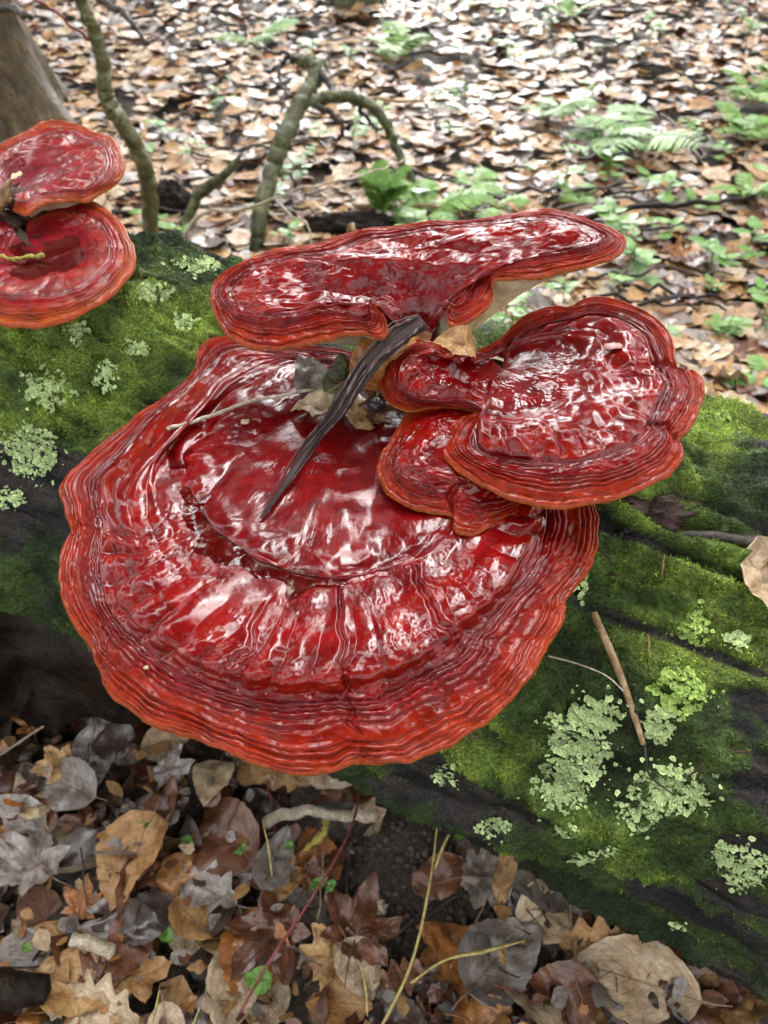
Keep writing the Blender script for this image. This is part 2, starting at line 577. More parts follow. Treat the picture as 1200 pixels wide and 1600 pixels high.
def moss_mask(u, ph):
    n = fbm(u * 7, np.cos(ph) * 2.6, np.sin(ph) * 2.6, 4, 77) + 0.35 * fbm(u * 30, np.cos(ph) * 9, np.sin(ph) * 9, 3, 78)
    up = np.sin(ph)
    m = sstep(-0.16, 0.05, n + 0.13 + 0.03 * up)
    m = m * sstep(0.03, 0.28, bark_plate(u, ph) + 0.25 * n + 0.06)
    m = m * (1 - 0.9 * sstep(0.25, 0.7, log_crack(u, ph)))
    return m * sstep(-0.95, -0.45, up)


def cushion(u, ph):
    """moss heaped in soft cushions of differing height"""
    c, q = np.cos(ph) * 0.2, np.sin(ph) * 0.2
    big = fbm(u * 34, c * 34, q * 34, 2, 201)
    mid = fbm(u * 90, c * 90, q * 90, 2, 203)
    fine = fbm(u * 260, c * 260, q * 260, 2, 205)
    return np.clip(0.0035 + 0.0075 * big + 0.0042 * mid, 0, 0.02) + 0.0016 * fine


def log_pt(u, ph, extra=0.0):
    r = log_rad(u, ph) + extra + moss_mask(u, ph) * cushion(u, ph)
    return LP0 + u[..., None] * LAX + r[..., None] * (np.cos(ph)[..., None] * LN1 + np.sin(ph)[..., None] * LN2)


uu = np.concatenate([np.linspace(-1.5, -0.66, 46), np.linspace(-0.65, 0.62, 440), np.linspace(0.64, 1.0, 24)])
pp = np.concatenate([np.linspace(-0.95, 2.0, 270), np.linspace(2.05, 2 * np.pi - 0.98, 60)])
NU, NP = len(uu), len(pp)
LU, LPH = np.meshgrid(uu, pp, indexing='ij')
LV = log_pt(LU, LPH)


mm = moss_mask(LU, LPH)
bn = fbm(LU * 12, np.cos(LPH) * 8, np.sin(LPH) * 8, 4, 91)
bf = fbm(LU * 9, np.cos(LPH) * 16, np.sin(LPH) * 16, 4, 261)
barkc = np.clip(np.array([0.017, 0.014, 0.0125]) + np.clip(bn, -0.3, 0.6)[..., None] * np.array([0.030, 0.026, 0.025]) + np.clip(bf, -0.4, 0.6)[..., None] * np.array([0.035, 0.028, 0.024]), 0.004, 1)
def moss_lit_tone(u, ph):
    return fbm(u * 5.5, np.cos(ph) * 2.2, np.sin(ph) * 2.2, 3, 121) + 0.55 * fbm(u * 30, np.cos(ph) * 6, np.sin(ph) * 6, 3, 124) + 0.50 * np.sin(ph) - 0.12  # patchy moss tone, with light on the log's top painted in


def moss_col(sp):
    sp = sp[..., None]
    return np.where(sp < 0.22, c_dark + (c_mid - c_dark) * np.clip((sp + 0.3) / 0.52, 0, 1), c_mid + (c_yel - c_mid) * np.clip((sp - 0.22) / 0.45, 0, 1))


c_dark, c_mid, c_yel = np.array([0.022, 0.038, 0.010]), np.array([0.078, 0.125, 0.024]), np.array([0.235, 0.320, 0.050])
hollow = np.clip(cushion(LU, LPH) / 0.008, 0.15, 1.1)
mossc = moss_col(moss_lit_tone(LU, LPH)) * (0.30 + 0.45 * hollow[..., None])  # shade in the hollows between cushions is mixed into the colour
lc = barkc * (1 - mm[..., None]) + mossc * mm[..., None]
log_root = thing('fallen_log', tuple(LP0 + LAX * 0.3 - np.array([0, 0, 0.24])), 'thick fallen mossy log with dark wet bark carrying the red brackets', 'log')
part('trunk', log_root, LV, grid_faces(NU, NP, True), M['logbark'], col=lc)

# moss blades
NB = 430000
bu = np.concatenate([RNG.uniform(-0.62, 0.56, int(NB * 0.96)), RNG.uniform(-1.4, 1.0, NB - int(NB * 0.96))])
bph = RNG.uniform(-0.75, 2.15, NB)
keep = RNG.uniform(0, 1, NB) < moss_mask(bu, bph) * 0.97 + 0.015
bu, bph = bu[keep], bph[keep]
Pb = log_pt(bu, bph, -0.0006)
Nb = np.cos(bph)[:, None] * LN1 + np.sin(bph)[:, None] * LN2
nb_ = len(bu)
lean = RNG.normal(0, 0.75, (nb_, 3))
D = Nb + lean + np.array([0, 0, 0.15])
D /= np.linalg.norm(D, axis=1, keepdims=True)
spec = moss_lit_tone(bu, bph)  # tone per blade, including the painted light on top
lng = (RNG.uniform(0.0014, 0.0036, nb_) * (0.75 + 0.7 * np.clip(spec, 0, 1)))
W = np.cross(D, RNG.normal(0, 1, (nb_, 3)))
W /= np.linalg.norm(W, axis=1, keepdims=True)
wd = RNG.uniform(0.00035, 0.00080, nb_)
V = np.stack([Pb - W * wd[:, None], Pb + W * wd[:, None], Pb + D * lng[:, None]], 1).reshape(-1, 3)
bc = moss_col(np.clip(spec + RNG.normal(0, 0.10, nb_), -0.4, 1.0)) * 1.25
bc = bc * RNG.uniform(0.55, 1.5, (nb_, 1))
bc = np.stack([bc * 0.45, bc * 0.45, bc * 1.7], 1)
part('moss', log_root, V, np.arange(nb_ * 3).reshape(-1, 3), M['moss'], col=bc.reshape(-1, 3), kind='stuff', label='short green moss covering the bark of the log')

# ray tests against the built surfaces
class Hit:
    def __init__(self):
        self.V, self.F, self.n = [], [], 0
        self.t = None

    def add(self, V, F):
        V = np.asarray(V).reshape(-1, 3)
        self.V.append(V)
        self.F.append(np.asarray(F) + self.n)
        self.n += len(V)
        self.t = None

    def tree(self):
        if self.t is None:
            V = np.concatenate(self.V)
            F = np.concatenate(self.F)
            self.t = BVHTree.FromPolygons(V.tolist(), F.tolist())
        return self.t

    def pix(self, px, py):
        d = Vector(ray(px, py)).normalized()
        p, n, i, t = self.tree().ray_cast(Vector(CAM), d)
        if p is None:
            return None, None
        n = Vector(n)
        if n.dot(d) > 0:
            n = -n
        return np.array(p), np.array(n)

    def down(self, x, y, z=3.0):
        p, n, i, t = self.tree().ray_cast(Vector((x, y, z)), Vector((0, 0, -1)))
        return None if p is None else np.array(p)


logH = Hit()
logH.add(LV[::3, ::2], grid_faces(LV[::3, ::2].shape[0], LV[::3, ::2].shape[1], True))

# lichen patches: centres in the photograph, cast onto the log
lich = [(75, 610, 38, 32, 260, 0), (50, 705, 42, 42, 520, 0), (20, 780, 22, 14, 70, 0), (240, 455, 30, 14, 120, 0), (310, 415, 40, 14, 110, 0), (165, 590, 20, 22, 80, 0), (120, 520, 20, 16, 60, 0), (215, 545, 24, 12, 60, 0), (290, 505, 18, 14, 60, 0),
        (905, 1160, 48, 62, 620, 0), (880, 1225, 46, 42, 330, 0), (940, 1120, 34, 28, 200, 0), (1060, 1080, 42, 36, 330, 1), (1030, 1130, 24, 26, 180, 0), (1040, 1235, 52, 40, 480, 0), (1000, 1270, 30, 24, 140, 0), (1085, 1240, 24, 20, 110, 0),
        (1165, 1355, 40, 34, 210, 0), (1130, 1330, 20, 16, 70, 0), (770, 1290, 26, 16, 60, 0), (885, 1298, 16, 10, 36, 0), (700, 1210, 22, 18, 60, 0), (1085, 980, 24, 26, 90, 1), (1150, 1000, 20, 14, 60, 0), (905, 905, 12, 26, 60, 0), (910, 1340, 24, 10, 36, 0), (1060, 1445, 16, 8, 20, 0), (950, 1330, 18, 10, 26, 0), (1120, 650, 20, 8, 30, 1)]
fv, ff, fc, n0 = [], [], [], 0
for (cx, cy, rx, ry, cnt, kind) in lich:
    for i in range(int(cnt * 2.6)):
        a, r = random.uniform(0, 6.283), random.random() ** 0.62
        wob = 1 + 0.45 * float(noise(math.cos(a) * 1.7 + cx, math.sin(a) * 1.7 + cy, 0, 5))
        if random.random() < 2.2 * float(noise((cx + math.cos(a) * r * rx) / 9.0, (cy + math.sin(a) * r * ry) / 9.0, 1.5, 7)) + 0.12:
            continue
        if random.random() < 0.10:
            r *= random.uniform(1.0, 1.7)
        p, n = logH.pix(cx + math.cos(a) * r * rx * wob, cy + math.sin(a) * r * ry * wob)
        if p is None:
            continue
        n = n + np.array([random.gauss(0, 0.09) for _ in range(3)])
        n /= np.linalg.norm(n)
        a1 = np.cross(n, [0.3, 0.8, 0.5])
        a1 /= np.linalg.norm(a1)
        b1 = np.cross(n, a1)
        sz = random.choice((0.0005, 0.0007, 0.0010, 0.0013, 0.0018)) * random.uniform(0.8, 1.2)
        k = 7
        ring = [p + n * (0.0016 + random.uniform(-0.0004, 0.0005)) + (a1 * math.cos(q) + b1 * math.sin(q)) * sz * random.uniform(0.55, 1.25) for q in np.linspace(0, 6.283, k, endpoint=False)]
        fv += [p + n * 0.0012] + ring
        ff += [[n0, n0 + 1 + j, n0 + 1 + (j + 1) % k] for j in range(k)]
        base = np.array([0.46, 0.57, 0.26]) if not kind else np.array([0.32, 0.45, 0.11])
        base = base * (1 - 0.35 * (random.random() < 0.3))
        fc += [base * random.uniform(0.5, 0.8)] + [base * random.uniform(0.75, 1.35)] * k
        n0 += k + 1
part('lichen', log_root, np.array(fv), np.array(ff), M['lichen'], col=np.array(fc), kind='stuff', label='pale green leafy lichen in ragged patches on the log', smooth=False)

# ------------------------------------------------------------------ brackets
capH = Hit()


def resample(curve, conv, z0, n):
    """curve: (x, y, z in mm[, t]); conv maps traced coordinates to photo pixels"""
    C_ = [c for c in curve]
    px = np.array([conv(c[0], c[1]) for c in C_], float)
    z = np.array([c[2] for c in C_], float) / 1000.0 + z0
    P = at_z(px[:, 0], px[:, 1], z)
    L = np.concatenate([[0], np.cumsum(np.linalg.norm(np.diff(P, axis=0), axis=1))])
    marks = [(0, 0.0)] + [(i, c[3]) for i, c in enumerate(C_) if len(c) > 3 and 0 < i < len(C_) - 1] + [(len(C_) - 1, 1.0)]
    T = np.zeros(len(C_))
    for (i0, t0), (i1, t1) in zip(marks[:-1], marks[1:]):
        T[i0:i1 + 1] = t0 + (t1 - t0) * (L[i0:i1 + 1] - L[i0]) / max(L[i1] - L[i0], 1e-9)
    return herm(T, P, np.linspace(0, 1, n))


def lerp_curve(a, b, k, dz=0.0):
    return a * (1 - k) + b * k + np.array([0, 0, dz])


def normals(G):
    a = np.gradient(G, axis=0)
    b = np.gradient(G, axis=1)
    n = np.cross(a, b)
    n /= np.linalg.norm(n, axis=-1, keepdims=True) + 1e-12
    n[n[..., 2].mean(axis=-1) < 0] *= 1
    if n[..., 2].mean() < 0:
        n = -n
    return n


def crease(x, p=0.55):
    return np.abs(np.sin(np.pi * x)) ** p


RIMC, REDC, MARC, DARKC = np.array([0.21, 0.0135, 0.0010]), np.array([0.150, 0.0010, 0.0012]), np.array([0.082, 0.0005, 0.0022]), np.array([0.011, 0.0004, 0.0007])


def build_bracket(name, label, curves, S, nt, ns, sD, seed, rings=7, ring_amp=0.0011, pleat=26, pleat_amp=0.002, sB=(0.5, 0.8), wrinkle=0.0008, creases=(), under=None, thick=0.009, cat='bracket fungus', group=None, mat=None, soft=1.0, centre_dark=0.5, closed=False, detail=None, base=None, redmix=None):
    mat = mat or M['cap']
    s = np.linspace(0, 1, ns)
    K = herm(S, np.array(curves), s)           # ns, nt, 3
    t = np.linspace(0, 1, nt)
    Sg, Tg = np.meshgrid(s, t, indexing='ij')
    rimlen = np.linalg.norm(np.diff(K[-1], axis=0), axis=1).sum()
    rad = np.linalg.norm(K[-1] - K[0], axis=1).mean()
    n = normals(K)
    X, Y, Z = K[..., 0], K[..., 1], K[..., 2]
    q = Sg + 0.014 * fbm(Tg * 22, Sg * 2, seed, 3, seed) + 0.016 * fbm(Tg * 5, Sg * 1.5, seed, 2, seed + 1)
    mzone = sstep(sD - 0.04, sD + 0.02, q)
    m = np.clip((q - sD) / (1 - sD), -0.3, 1.05)
    m2 = m + 0.075 * np.sin(m * 9 + seed) + 0.022 * np.sin(m * 23 + seed * 2)
    w1 = m2 * rings + 0.42 * fbm(Tg * 11, m * 2.2, seed, 3, seed + 2) + 0.16 * fbm(Tg * 60, m * 4, seed, 2, seed + 40)
    iring = np.floor(w1)
    amp = 0.45 + 0.95 * np.abs(np.sin(iring * 12.9898 + seed) * 43758.5453 % 1.0)
    h = mzone * ring_amp * 0.7 * amp * (crease(w1, 0.85) - 0.5) * (0.55 + 0.9 * np.clip(0.5 + fbm(Tg * 60, m * 5, seed, 2, seed + 3), 0, 1.3))
    fr_ = w1 - np.floor(w1)
    h = h + mzone * ring_amp * 0.75 * amp * (fr_ - sstep(0.72, 1.0, fr_) - 0.1)
    h = h + mzone * ring_amp * 0.14 * (crease(w1 * 2.63 + 0.4 * fbm(Tg * 70, m * 4, 1, 2, seed + 4), 0.7) - 0.5)
    # knobbly margin across the rings
    kn = fbm(Tg * rimlen * 130, m * rings * 0.9, seed, 3, seed + 6)
    h = h + mzone * ring_amp * 0.34 * kn
    # faint inner rings
    izone = sstep(0.12, 0.3, q) * (1 - mzone)
    w2 = q * rings * 1.7 + 0.5 * fbm(Tg * 14, Sg * 3, seed, 3, seed + 5)
    h = h + izone * ring_amp * 0.45 * soft * (crease(w2, 0.8) - 0.5) * np.clip(0.4 + 1.2 * fbm(Tg * 9, Sg * 5, seed, 2, seed + 12), 0, 1.4)
    # radial pleats on the bulge
    bz = sstep(sB[0], sB[0] + 0.10, q) * (1 - sstep(sB[1] - 0.035, sB[1] + 0.01, q))
    phs = Tg * pleat + 0.8 * fbm(Tg * pleat * 0.3, Sg * 2.6, seed, 2, seed + 7) + 0.06 * fbm(Tg * pleat * 1.5, Sg * 22, seed, 2, seed + 42)
    pa = 0.35 + 0.9 * np.abs(np.sin(np.floor(phs) * 78.233 + seed) * 43758.5453 % 1.0)
    h = h + bz * pleat_amp * pa * (crease(phs, 0.9) - 0.6) * sstep(sB[0], sB[1], q) * 1.4 * np.clip(0.75 + 1.3 * fbm(Tg * 7, Sg, seed, 2, seed + 41), 0.2, 1.3)
    # wrinkled skin: sharp fine folds in patches, smooth between
    pat = np.clip(0.45 + 1.5 * fbm(X * 26, Y * 26, Z * 26, 2, seed + 30), 0.12, 1.15)
    sc = 1 / 0.0066
    aw = 0.35 * fbm(X * 60, Y * 60, Z * 60, 2, seed + 31)
    wr = np.clip(ridged(X * sc + aw, Y * sc + aw, Z * sc, 3, seed + 8) - 0.35, -0.3, 1)
    h = h + wrinkle * 0.66 * wr * pat * (0.5 + 0.65 * bz) * (1 - 0.6 * mzone)
    sc = 1 / 0.0034
    wf = np.clip(ridged(X * sc - aw * 2, Y * sc + aw * 2, Z * sc, 2, seed + 33) - 0.45, -0.2, 1)
    h = h + wrinkle * 0.13 * wf * np.clip(1.3 * pat - 0.1, 0.1, 1.2) * (1 - 0.5 * mzone)
    sc = 1 / 0.030
    h = h + wrinkle * 2.4 * fbm(X * sc, Y * sc, Z * sc, 2, seed + 9) * (1 - 0.4 * mzone)
    sc = 1 / 0.0030
    h = h + wrinkle * 0.17 * fbm(X * sc, Y * sc, Z * sc, 2, seed + 10) * pat
    for (tc, s0, s1, wdt, dep) in creases:
        tcw = tc + 0.013 * fbm(Sg * 9, tc * 50, 0, 3, seed + 11)
        g = np.exp(-((Tg - tcw) / wdt) ** 2) * sstep(s0 - 0.03, s0 + 0.03, Sg) * (1 - sstep(s1 - 0.02, s1 + 0.03, Sg))
        h = h - dep * g + dep * 0.35 * (np.exp(-((Tg - tcw) / (wdt * 3.2)) ** 2)) * sstep(s0 - 0.03, s0 + 0.03, Sg) * (1 - sstep(s1 - 0.02, s1 + 0.03, Sg))
    if detail is not None:
        h = h + detail(q, Tg, X, Y, Z)
    outd = np.gradient(K, axis=0)
    outd /= np.linalg.norm(outd, axis=-1, keepdims=True) + 1e-9
    scal = (0.0016 * fbm(Tg * rimlen * 28, 0, seed, 2, seed + 51) + 0.0010 * fbm(Tg * rimlen * 90, 0, seed, 2, seed + 52)) * sstep(0.7, 1.0, Sg)
    G = K + n * h[..., None] + outd * scal[..., None]
    # heart of the cap closes over the hub
    hc = G[0].mean(0) - np.array([0, 0, 0.001])
    fill = np.array([hc * (1 - k_) + G[0] * k_ for k_ in (0.02, 0.35, 0.7)])
    # colour: orange margin, red body, maroon heart; old lacquer darker in bands
    band = 0.5 + 0.5 * np.sin(w2 * 2.2 + 3 * fbm(Tg * 6, Sg * 3, seed, 2, seed + 13))
    red = REDC * (1 - 0.35 * band[..., None]) + DARKC * 0.35 * band[..., None]
    inner = 1 - sstep(0.15, 0.62, q + 0.12 * fbm(X * 30, Y * 30, Z * 30, 3, seed + 14))
    c = red * (1 - centre_dark * inner[..., None]) + MARC * centre_dark * inner[..., None]
    dline = np.exp(-((q - sD - 0.005) / 0.035) ** 2) * np.clip(0.55 + 1.2 * fbm(Tg * 8, 0, seed, 3, seed + 15), 0, 1)
    c = c * (1 - 0.5 * dline[..., None]) + DARKC * 0.5 * dline[..., None]
    rimk = sstep(0.15, 1.0, m + 0.25 * fbm(Tg * 25, m * 3, seed, 3, seed + 16)) * mzone
    c = c * (1 - rimk[..., None]) + RIMC * rimk[..., None]
    hot = np.clip(fbm(X * 55, Y * 55, Z * 55, 3, seed + 18) * 2.0 - 0.1, 0, 1) * bz
    c = c * (1 - 0.5 * hot[..., None]) + np.array([0.18, 0.006, 0.001]) * 0.5 * hot[..., None]
    mot = np.clip(0.5 + 1.3 * fbm(Tg * rimlen * 40, m * 6, seed, 3, seed + 43), 0, 1) * mzone * 0.45
    c = c * (1 - mot[..., None]) + np.array([0.095, 0.0030, 0.0012]) * mot[..., None]
    og = np.exp(-((q - (sB[1] - 0.045)) / 0.05) ** 2) * np.clip(0.55 + 1.0 * fbm(Tg * 16, q * 6, seed, 2, seed + 45), 0, 1) * (1 - mzone)
    c = c * (1 - 0.75 * og[..., None]) + np.array([0.17, 0.0075, 0.0010]) * 0.75 * og[..., None]
    ringdark = mzone * (1 - sstep(0.0, 0.42, crease(w1, 0.7))) * 0.22 * np.clip(amp, 0.2, 1.3)
    c = c * (1 - ringdark[..., None]) + DARKC * 2.0 * ringdark[..., None]
    edge = sstep(0.86, 1.0, m + 0.08 * fbm(Tg * 30, 0, seed, 2, seed + 46))
    c = c * (1 - 0.8 * edge[..., None]) + np.array([0.21, 0.020, 0.002]) * 0.8 * edge[..., None]
    if redmix is not None:
        c = c * np.array(redmix)
    gloss = 1 - 0.62 * mzone * sstep(-0.05, 0.35, m) + 0.30 * mzone * fbm(Tg * 40, m * 4, seed, 2, seed + 50)
    c = np.concatenate([c, gloss[..., None]], -1)
    bp = base if base is not None else K[0].mean(0) - np.array([0, 0, 0.03])
    root = thing(name, tuple(bp), label, cat, group)
    Gf = np.concatenate([fill, G])
    part('cap', root, Gf, grid_faces(ns + 3, nt), mat, col=np.concatenate([np.repeat(c[:1], 3, 0), c]))
    # rolled margin
    out = G[-1] - G[-6]
    nr = n[-1]
    out = out - nr * (out * nr).sum(-1, keepdims=True)
    out /= np.linalg.norm(out, axis=1, keepdims=True) + 1e-9
    rows = [G[-1]]
    thk = thick * (0.8 + 0.4 * fbm(t * 14, 0, seed, 2, seed + 20))[:, None]
    for a in np.linspace(0.25, 1, 7):
        an = a * np.pi
        rows.append(G[-1] + out * np.sin(an) * thk * 0.42 - np.array([0, 0, 1.0]) * (1 - np.cos(an)) * 0.5 * thk)
    R = np.array(rows)
    k = np.linspace(0, 1, len(rows))[:, None, None]
    mc = np.array([0.21, 0.020, 0.002]) * (1 - k ** 1.5) + np.array([0.34, 0.16, 0.035]) * k ** 1.5 + 0 * R
    mc = np.clip(mc * (1 + 0.4 * fbm(t * 50, 0, seed, 3, seed + 21))[None, :, None], 0, 1)
    part('margin', root, R, grid_faces(len(rows), nt), M['margin'], col=mc, label='thin orange lip of the cap')
    # underside
    ub = np.array(under if under is not None else (bp - np.array([0, 0, 0.02])), float)
    st = slice(None, None, 3)
    kk = np.linspace(0, 1, 16)[:, None, None]
    e = R[-1][st]
    if ub.ndim == 1:
        ub = np.repeat(ub[None], nt, 0)
    ub = ub[st]
    U = e[None] * (1 - kk) + ub[None] * kk
    U[..., 2] += (ub[:, 2] - e[:, 2])[None] * -0.15 * np.sin(kk[..., 0] * np.pi)
    U = U + 0.0015 * fbm(U[..., 0] * 60, U[..., 1] * 60, U[..., 2] * 60, 3, seed + 22)[..., None]
    U[0] = e
    part('pore_surface', root, U, grid_faces(16, U.shape[1]), M['pore'], label='cream pored underside')
    step = max(1, ns // 90), max(1, nt // 160)
    Gc = G[::step[0], ::step[1]]
    capH.add(Gc, grid_faces(*Gc.shape[:2]))
    return root, G, n


ID = lambda x, y: (x, y)
Z4 = lambda x, y: (580 + 0.45 * x, 440 + 0.45 * y)
Z3 = lambda x, y: (300 + 0.58333 * x, 300 + 0.58333 * y)
ZL = lambda x, y: (0.35 * x, 0.35 * y)

# --- the great lower bracket
zA, NT_A = 0.488, 800
rim = [(600, 560, 4), (520, 545, 6), (430, 536, 6), (370, 528, 5), (330, 531, 4), (313, 545, 2, .12), (304, 577, -2), (265, 615, -4), (215, 650, -6), (165, 688, -8), (120, 728, -10), (98, 757, -11), (102, 790, -13), (109, 832, -15, .30), (98, 862, -15), (95, 905, -16), (103, 945, -17), (128, 985, -18), (149, 1015, -19), (153, 1043, -21, .40), (172, 1078, -20), (215, 1112, -20), (262, 1137, -20), (320, 1155, -20), (370, 1178, -20), (425, 1196, -20), (480, 1203, -20), (525, 1197, -20), (563, 1185, -21, .60), (600, 1189, -20), (640, 1184, -20), (690, 1165, -20), (740, 1137, -20), (785, 1102, -20), (822, 1058, -19), (850, 1020, -18), (876, 972, -17), (884, 935, -17, .80), (908, 902, -15), (926, 865, -13), (934, 828, -11), (930, 798, -10), (905, 765, -8), (870, 735, -7), (835, 690, -6)]
dD = [(600, 568, 4), (520, 556, 6), (430, 548, 7), (385, 545, 8), (352, 552, 7), (335, 570, 5, .12), (309, 597, 2), (240, 655, 0), (195, 705, -2), (160, 748, -4), (163, 827, -6, .30), (160, 906, -7), (192, 978, -8, .40), (234, 1015, -8), (281, 1046, -8), (341, 1072, -8), (430, 1088, -8), (542, 1086, -8, .60), (604, 1072, -8), (682, 1038, -7), (736, 992, -6), (772, 950, -5, .80), (820, 894, -4), (846, 840, -2), (848, 795, -1), (825, 730, 0), (800, 690, 0)]
dB = [(598, 572, 4), (520, 564, 6), (440, 556, 7), (400, 562, 7), (372, 578, 7), (352, 594, 6, .12), (325, 625, 7), (262, 690, 6), (222, 735, 5), (205, 770, 2.5), (218, 835, 2, .30), (232, 890, 2), (262, 945, 2, .40), (313, 988, 2), (407, 1022, 2), (538, 1030, 2, .60), (620, 1004, 2.5), (690, 962, 3), (738, 925, 3.5, .80), (780, 875, 4), (800, 830, 4), (800, 780, 4), (775, 710, 4)]
dG = [(595, 578, 3), (530, 572, 4), (470, 566, 4), (430, 578, 4), (400, 596, 3), (375, 612, 2, .12), (320, 655, 0), (270, 705, -0.6), (276, 745, -1.2), (300, 795, -2.0, .30), (330, 832, -2.3), (372, 868, -1.7, .40), (421, 898, -2.2), (480, 914, -1.8), (532, 916, -1.6, .60), (600, 903, -1), (650, 887, -.6), (695, 865, -.4, .80), (735, 820, -1), (745, 770, 0), (725, 700, 2)]
dP = [(592, 584, 1), (550, 582, 2), (510, 585, 2), (470, 600, 2), (445, 625, 2), (425, 640, 3, .12), (380, 690, 0.6), (342, 738, 0.2), (350, 782, -.2, .30), (385, 822, -.2), (435, 850, -.2, .40), (490, 865, -.2), (550, 866, -.2, .60), (612, 850, 0.2), (660, 812, 0.6, .80), (680, 770, 3), (680, 690, 3)]
hub = [(590, 588, -3), (565, 590, -3), (550, 600, -3), (545, 612, -3), (550, 625, -3), (565, 632, -3), (585, 635, -3), (605, 632, -3), (620, 622, -3), (625, 605, -3)]
cA = [resample(c, ID, zA, NT_A) for c in (hub, dP, dG, dB, dD, rim)]


def det_A(q, T, X, Y, Z):
    # bumps on the inner plateau and broad terraces on the left flank
    pz = sstep(0.16, 0.25, q) * (1 - sstep(0.34, 0.43, q))
    sc = 1 / 0.021
    h = 0.0026 * pz * np.clip(fbm(X * sc, Y * sc, Z * sc, 2, 301) + 0.15, -0.2, 1)
    left = 1 - sstep(0.34, 0.46, T)
    w = (q - 0.5) * 15 + 0.5 * fbm(T * 9, q * 3, 0, 3, 311)
    h = h + 0.0022 * left * sstep(0.5, 0.56, q) * (1 - sstep(0.86, 0.92, q)) * (crease(w, 0.8) - 0.6) * 0.5
    # fall from the bulge down to the margin
    h = h + 0.0026 * np.exp(-((q - 0.71) / 0.05) ** 2) * sstep(0.3, 0.45, T)
    h = h - 0.0010 * np.exp(-((q - 0.80) / 0.018) ** 2)
    # lobes of the margin
    h = h + 0.0020 * sstep(0.8, 1.0, q) * fbm(T * 24, q * 2, 3, 2, 317)
    return h


main_root, GA, nA = build_bracket('bracket_fungus', 'largest glossy red bracket fungus with pooled rainwater, bark strip lying across it', cA, [0, .22, .43, .62, .79, 1], NT_A, 240, 0.79, 11, rings=8, ring_amp=0.0016, pleat=33, pleat_amp=0.0034, sB=(.46, .79), wrinkle=0.00085, creases=[(.60, .44, 1.01, .0030, .0022), (.30, .80, 1.01, .0030, .0018), (.40, .84, 1.01, .003, .0014), (.735, .40, .80, .005, .0030), (.68, .8, 1.0, .005, .0012), (.50, .50, .70, .004, .0016)], under=(-0.01, 0.43, 0.41), detail=det_A, base=(-0.01, 0.40, 0.40), thick=0.0038)

# --- small bracket tucked under the right-hand one
zS = 0.506
rimS = [(400, 440, 4), (330, 437, 4), (220, 430, 4), (140, 450, 2), (95, 500, 0), (60, 560, -2), (30, 615, -5), (38, 690, -9), (100, 752, -11), (200, 788, -12), (282, 812, -13), (300, 862, -15), (335, 868, -15), (420, 845, -15), (520, 805, -15), (585, 768, -15), (650, 720, -14)]
dS = [(410, 460, 7), (340, 458, 8), (240, 458, 8), (175, 490, 7), (135, 545, 5), (98, 605, 2), (105, 655, 0), (180, 705, -3), (290, 738, -6), (350, 760, -8), (420, 755, -8), (510, 735, -9), (600, 700, -9)]
mS = [(420, 490, 9), (350, 490, 10), (280, 500, 10), (240, 530, 10), (210, 570, 9), (200, 610, 7), (230, 650, 4), (310, 680, 1), (400, 695, -2), (500, 690, -4), (570, 660, -4)]
hS = [(440, 560, 2), (430, 570, 2), (430, 590, 2), (450, 610, 2), (480, 610, 2), (500, 600, 2)]
cS = [resample(c, Z4, zS, 340) for c in (hS, mS, dS, rimS)]
build_bracket('bracket_fungus', 'small dark red bracket fungus tucked beneath the right-hand folded bracket', cS, [0, .45, .76, 1], 340, 105, 0.76, 47, rings=6, ring_amp=0.0011, pleat=14, pleat_amp=0.0012, sB=(.35, .76), wrinkle=0.0009, creases=[(.66, .5, 1.0, .012, .003)], thick=0.0036, base=(0.13, 0.43, 0.45))

# --- the folded right-hand bracket
zR = 0.526
rimR = [(300, 262, 8), (255, 225, 11), (200, 206, 13), (130, 206, 12), (70, 240, 7), (37, 310, 0), (37, 365, -6), (62, 412, -11), (120, 436, -13), (200, 430, -12), (300, 432, -10), (362, 440, -9), (388, 455, -8, .28), (358, 464, -9), (302, 486, -9), (266, 530, -10), (254, 590, -12), (300, 645, -14), (400, 705, -16), (500, 747, -17), (620, 770, -17), (730, 768, -17), (850, 745, -16), (950, 708, -14), (1035, 660, -12), (1076, 600, -8), (1068, 545, -6, .62), (1110, 490, -4), (1142, 410, 0), (1148, 345, 4), (1115, 312, 6), (1068, 296, 8, .74), (1050, 245, 10), (1030, 180, 11), (985, 125, 12), (900, 82, 14), (820, 60, 15), (740, 60, 16), (680, 85, 16), (600, 92, 15), (530, 120, 12), (480, 165, 8), (446, 200, 6), (400, 225, 5), (345, 252, 7)]
dR = [(310, 285, 8), (262, 268, 12), (215, 256, 14), (160, 258, 14), (118, 285, 11), (104, 330, 7), (114, 372, 2), (160, 400, -2), (240, 408, -3), (320, 412, -3), (375, 428, -3), (400, 452, -3, .28), (385, 478, -2), (362, 520, -2), (368, 568, -3), (430, 600, -4), (520, 618, -5), (620, 627, -5), (720, 623, -5), (830, 598, -4), (920, 558, -2), (962, 510, 0), (972, 480, 1, .62), (1000, 430, 3), (1022, 370, 6), (1012, 320, 8), (990, 285, 8, .74), (972, 235, 9), (935, 170, 10), (860, 125, 11), (770, 115, 11), (690, 132, 10), (610, 150, 9), (540, 180, 6), (490, 215, 2), (450, 242, 0), (395, 264, 4), (350, 280, 7)]
hR = [(420, 268, -1), (405, 285, -1), (402, 310, -1), (410, 330, -1, .28), (440, 335, -1), (480, 330, -1, .5), (510, 310, -1), (520, 285, -1, .74), (505, 255, -1), (480, 235, -1), (455, 225, 0)]
cH, cD, cR = (resample(c, Z4, zR, 600) for c in (hR, dR, rimR))
cM = lerp_curve(cH, cD, 0.55)
tt = np.linspace(0, 1, 600)
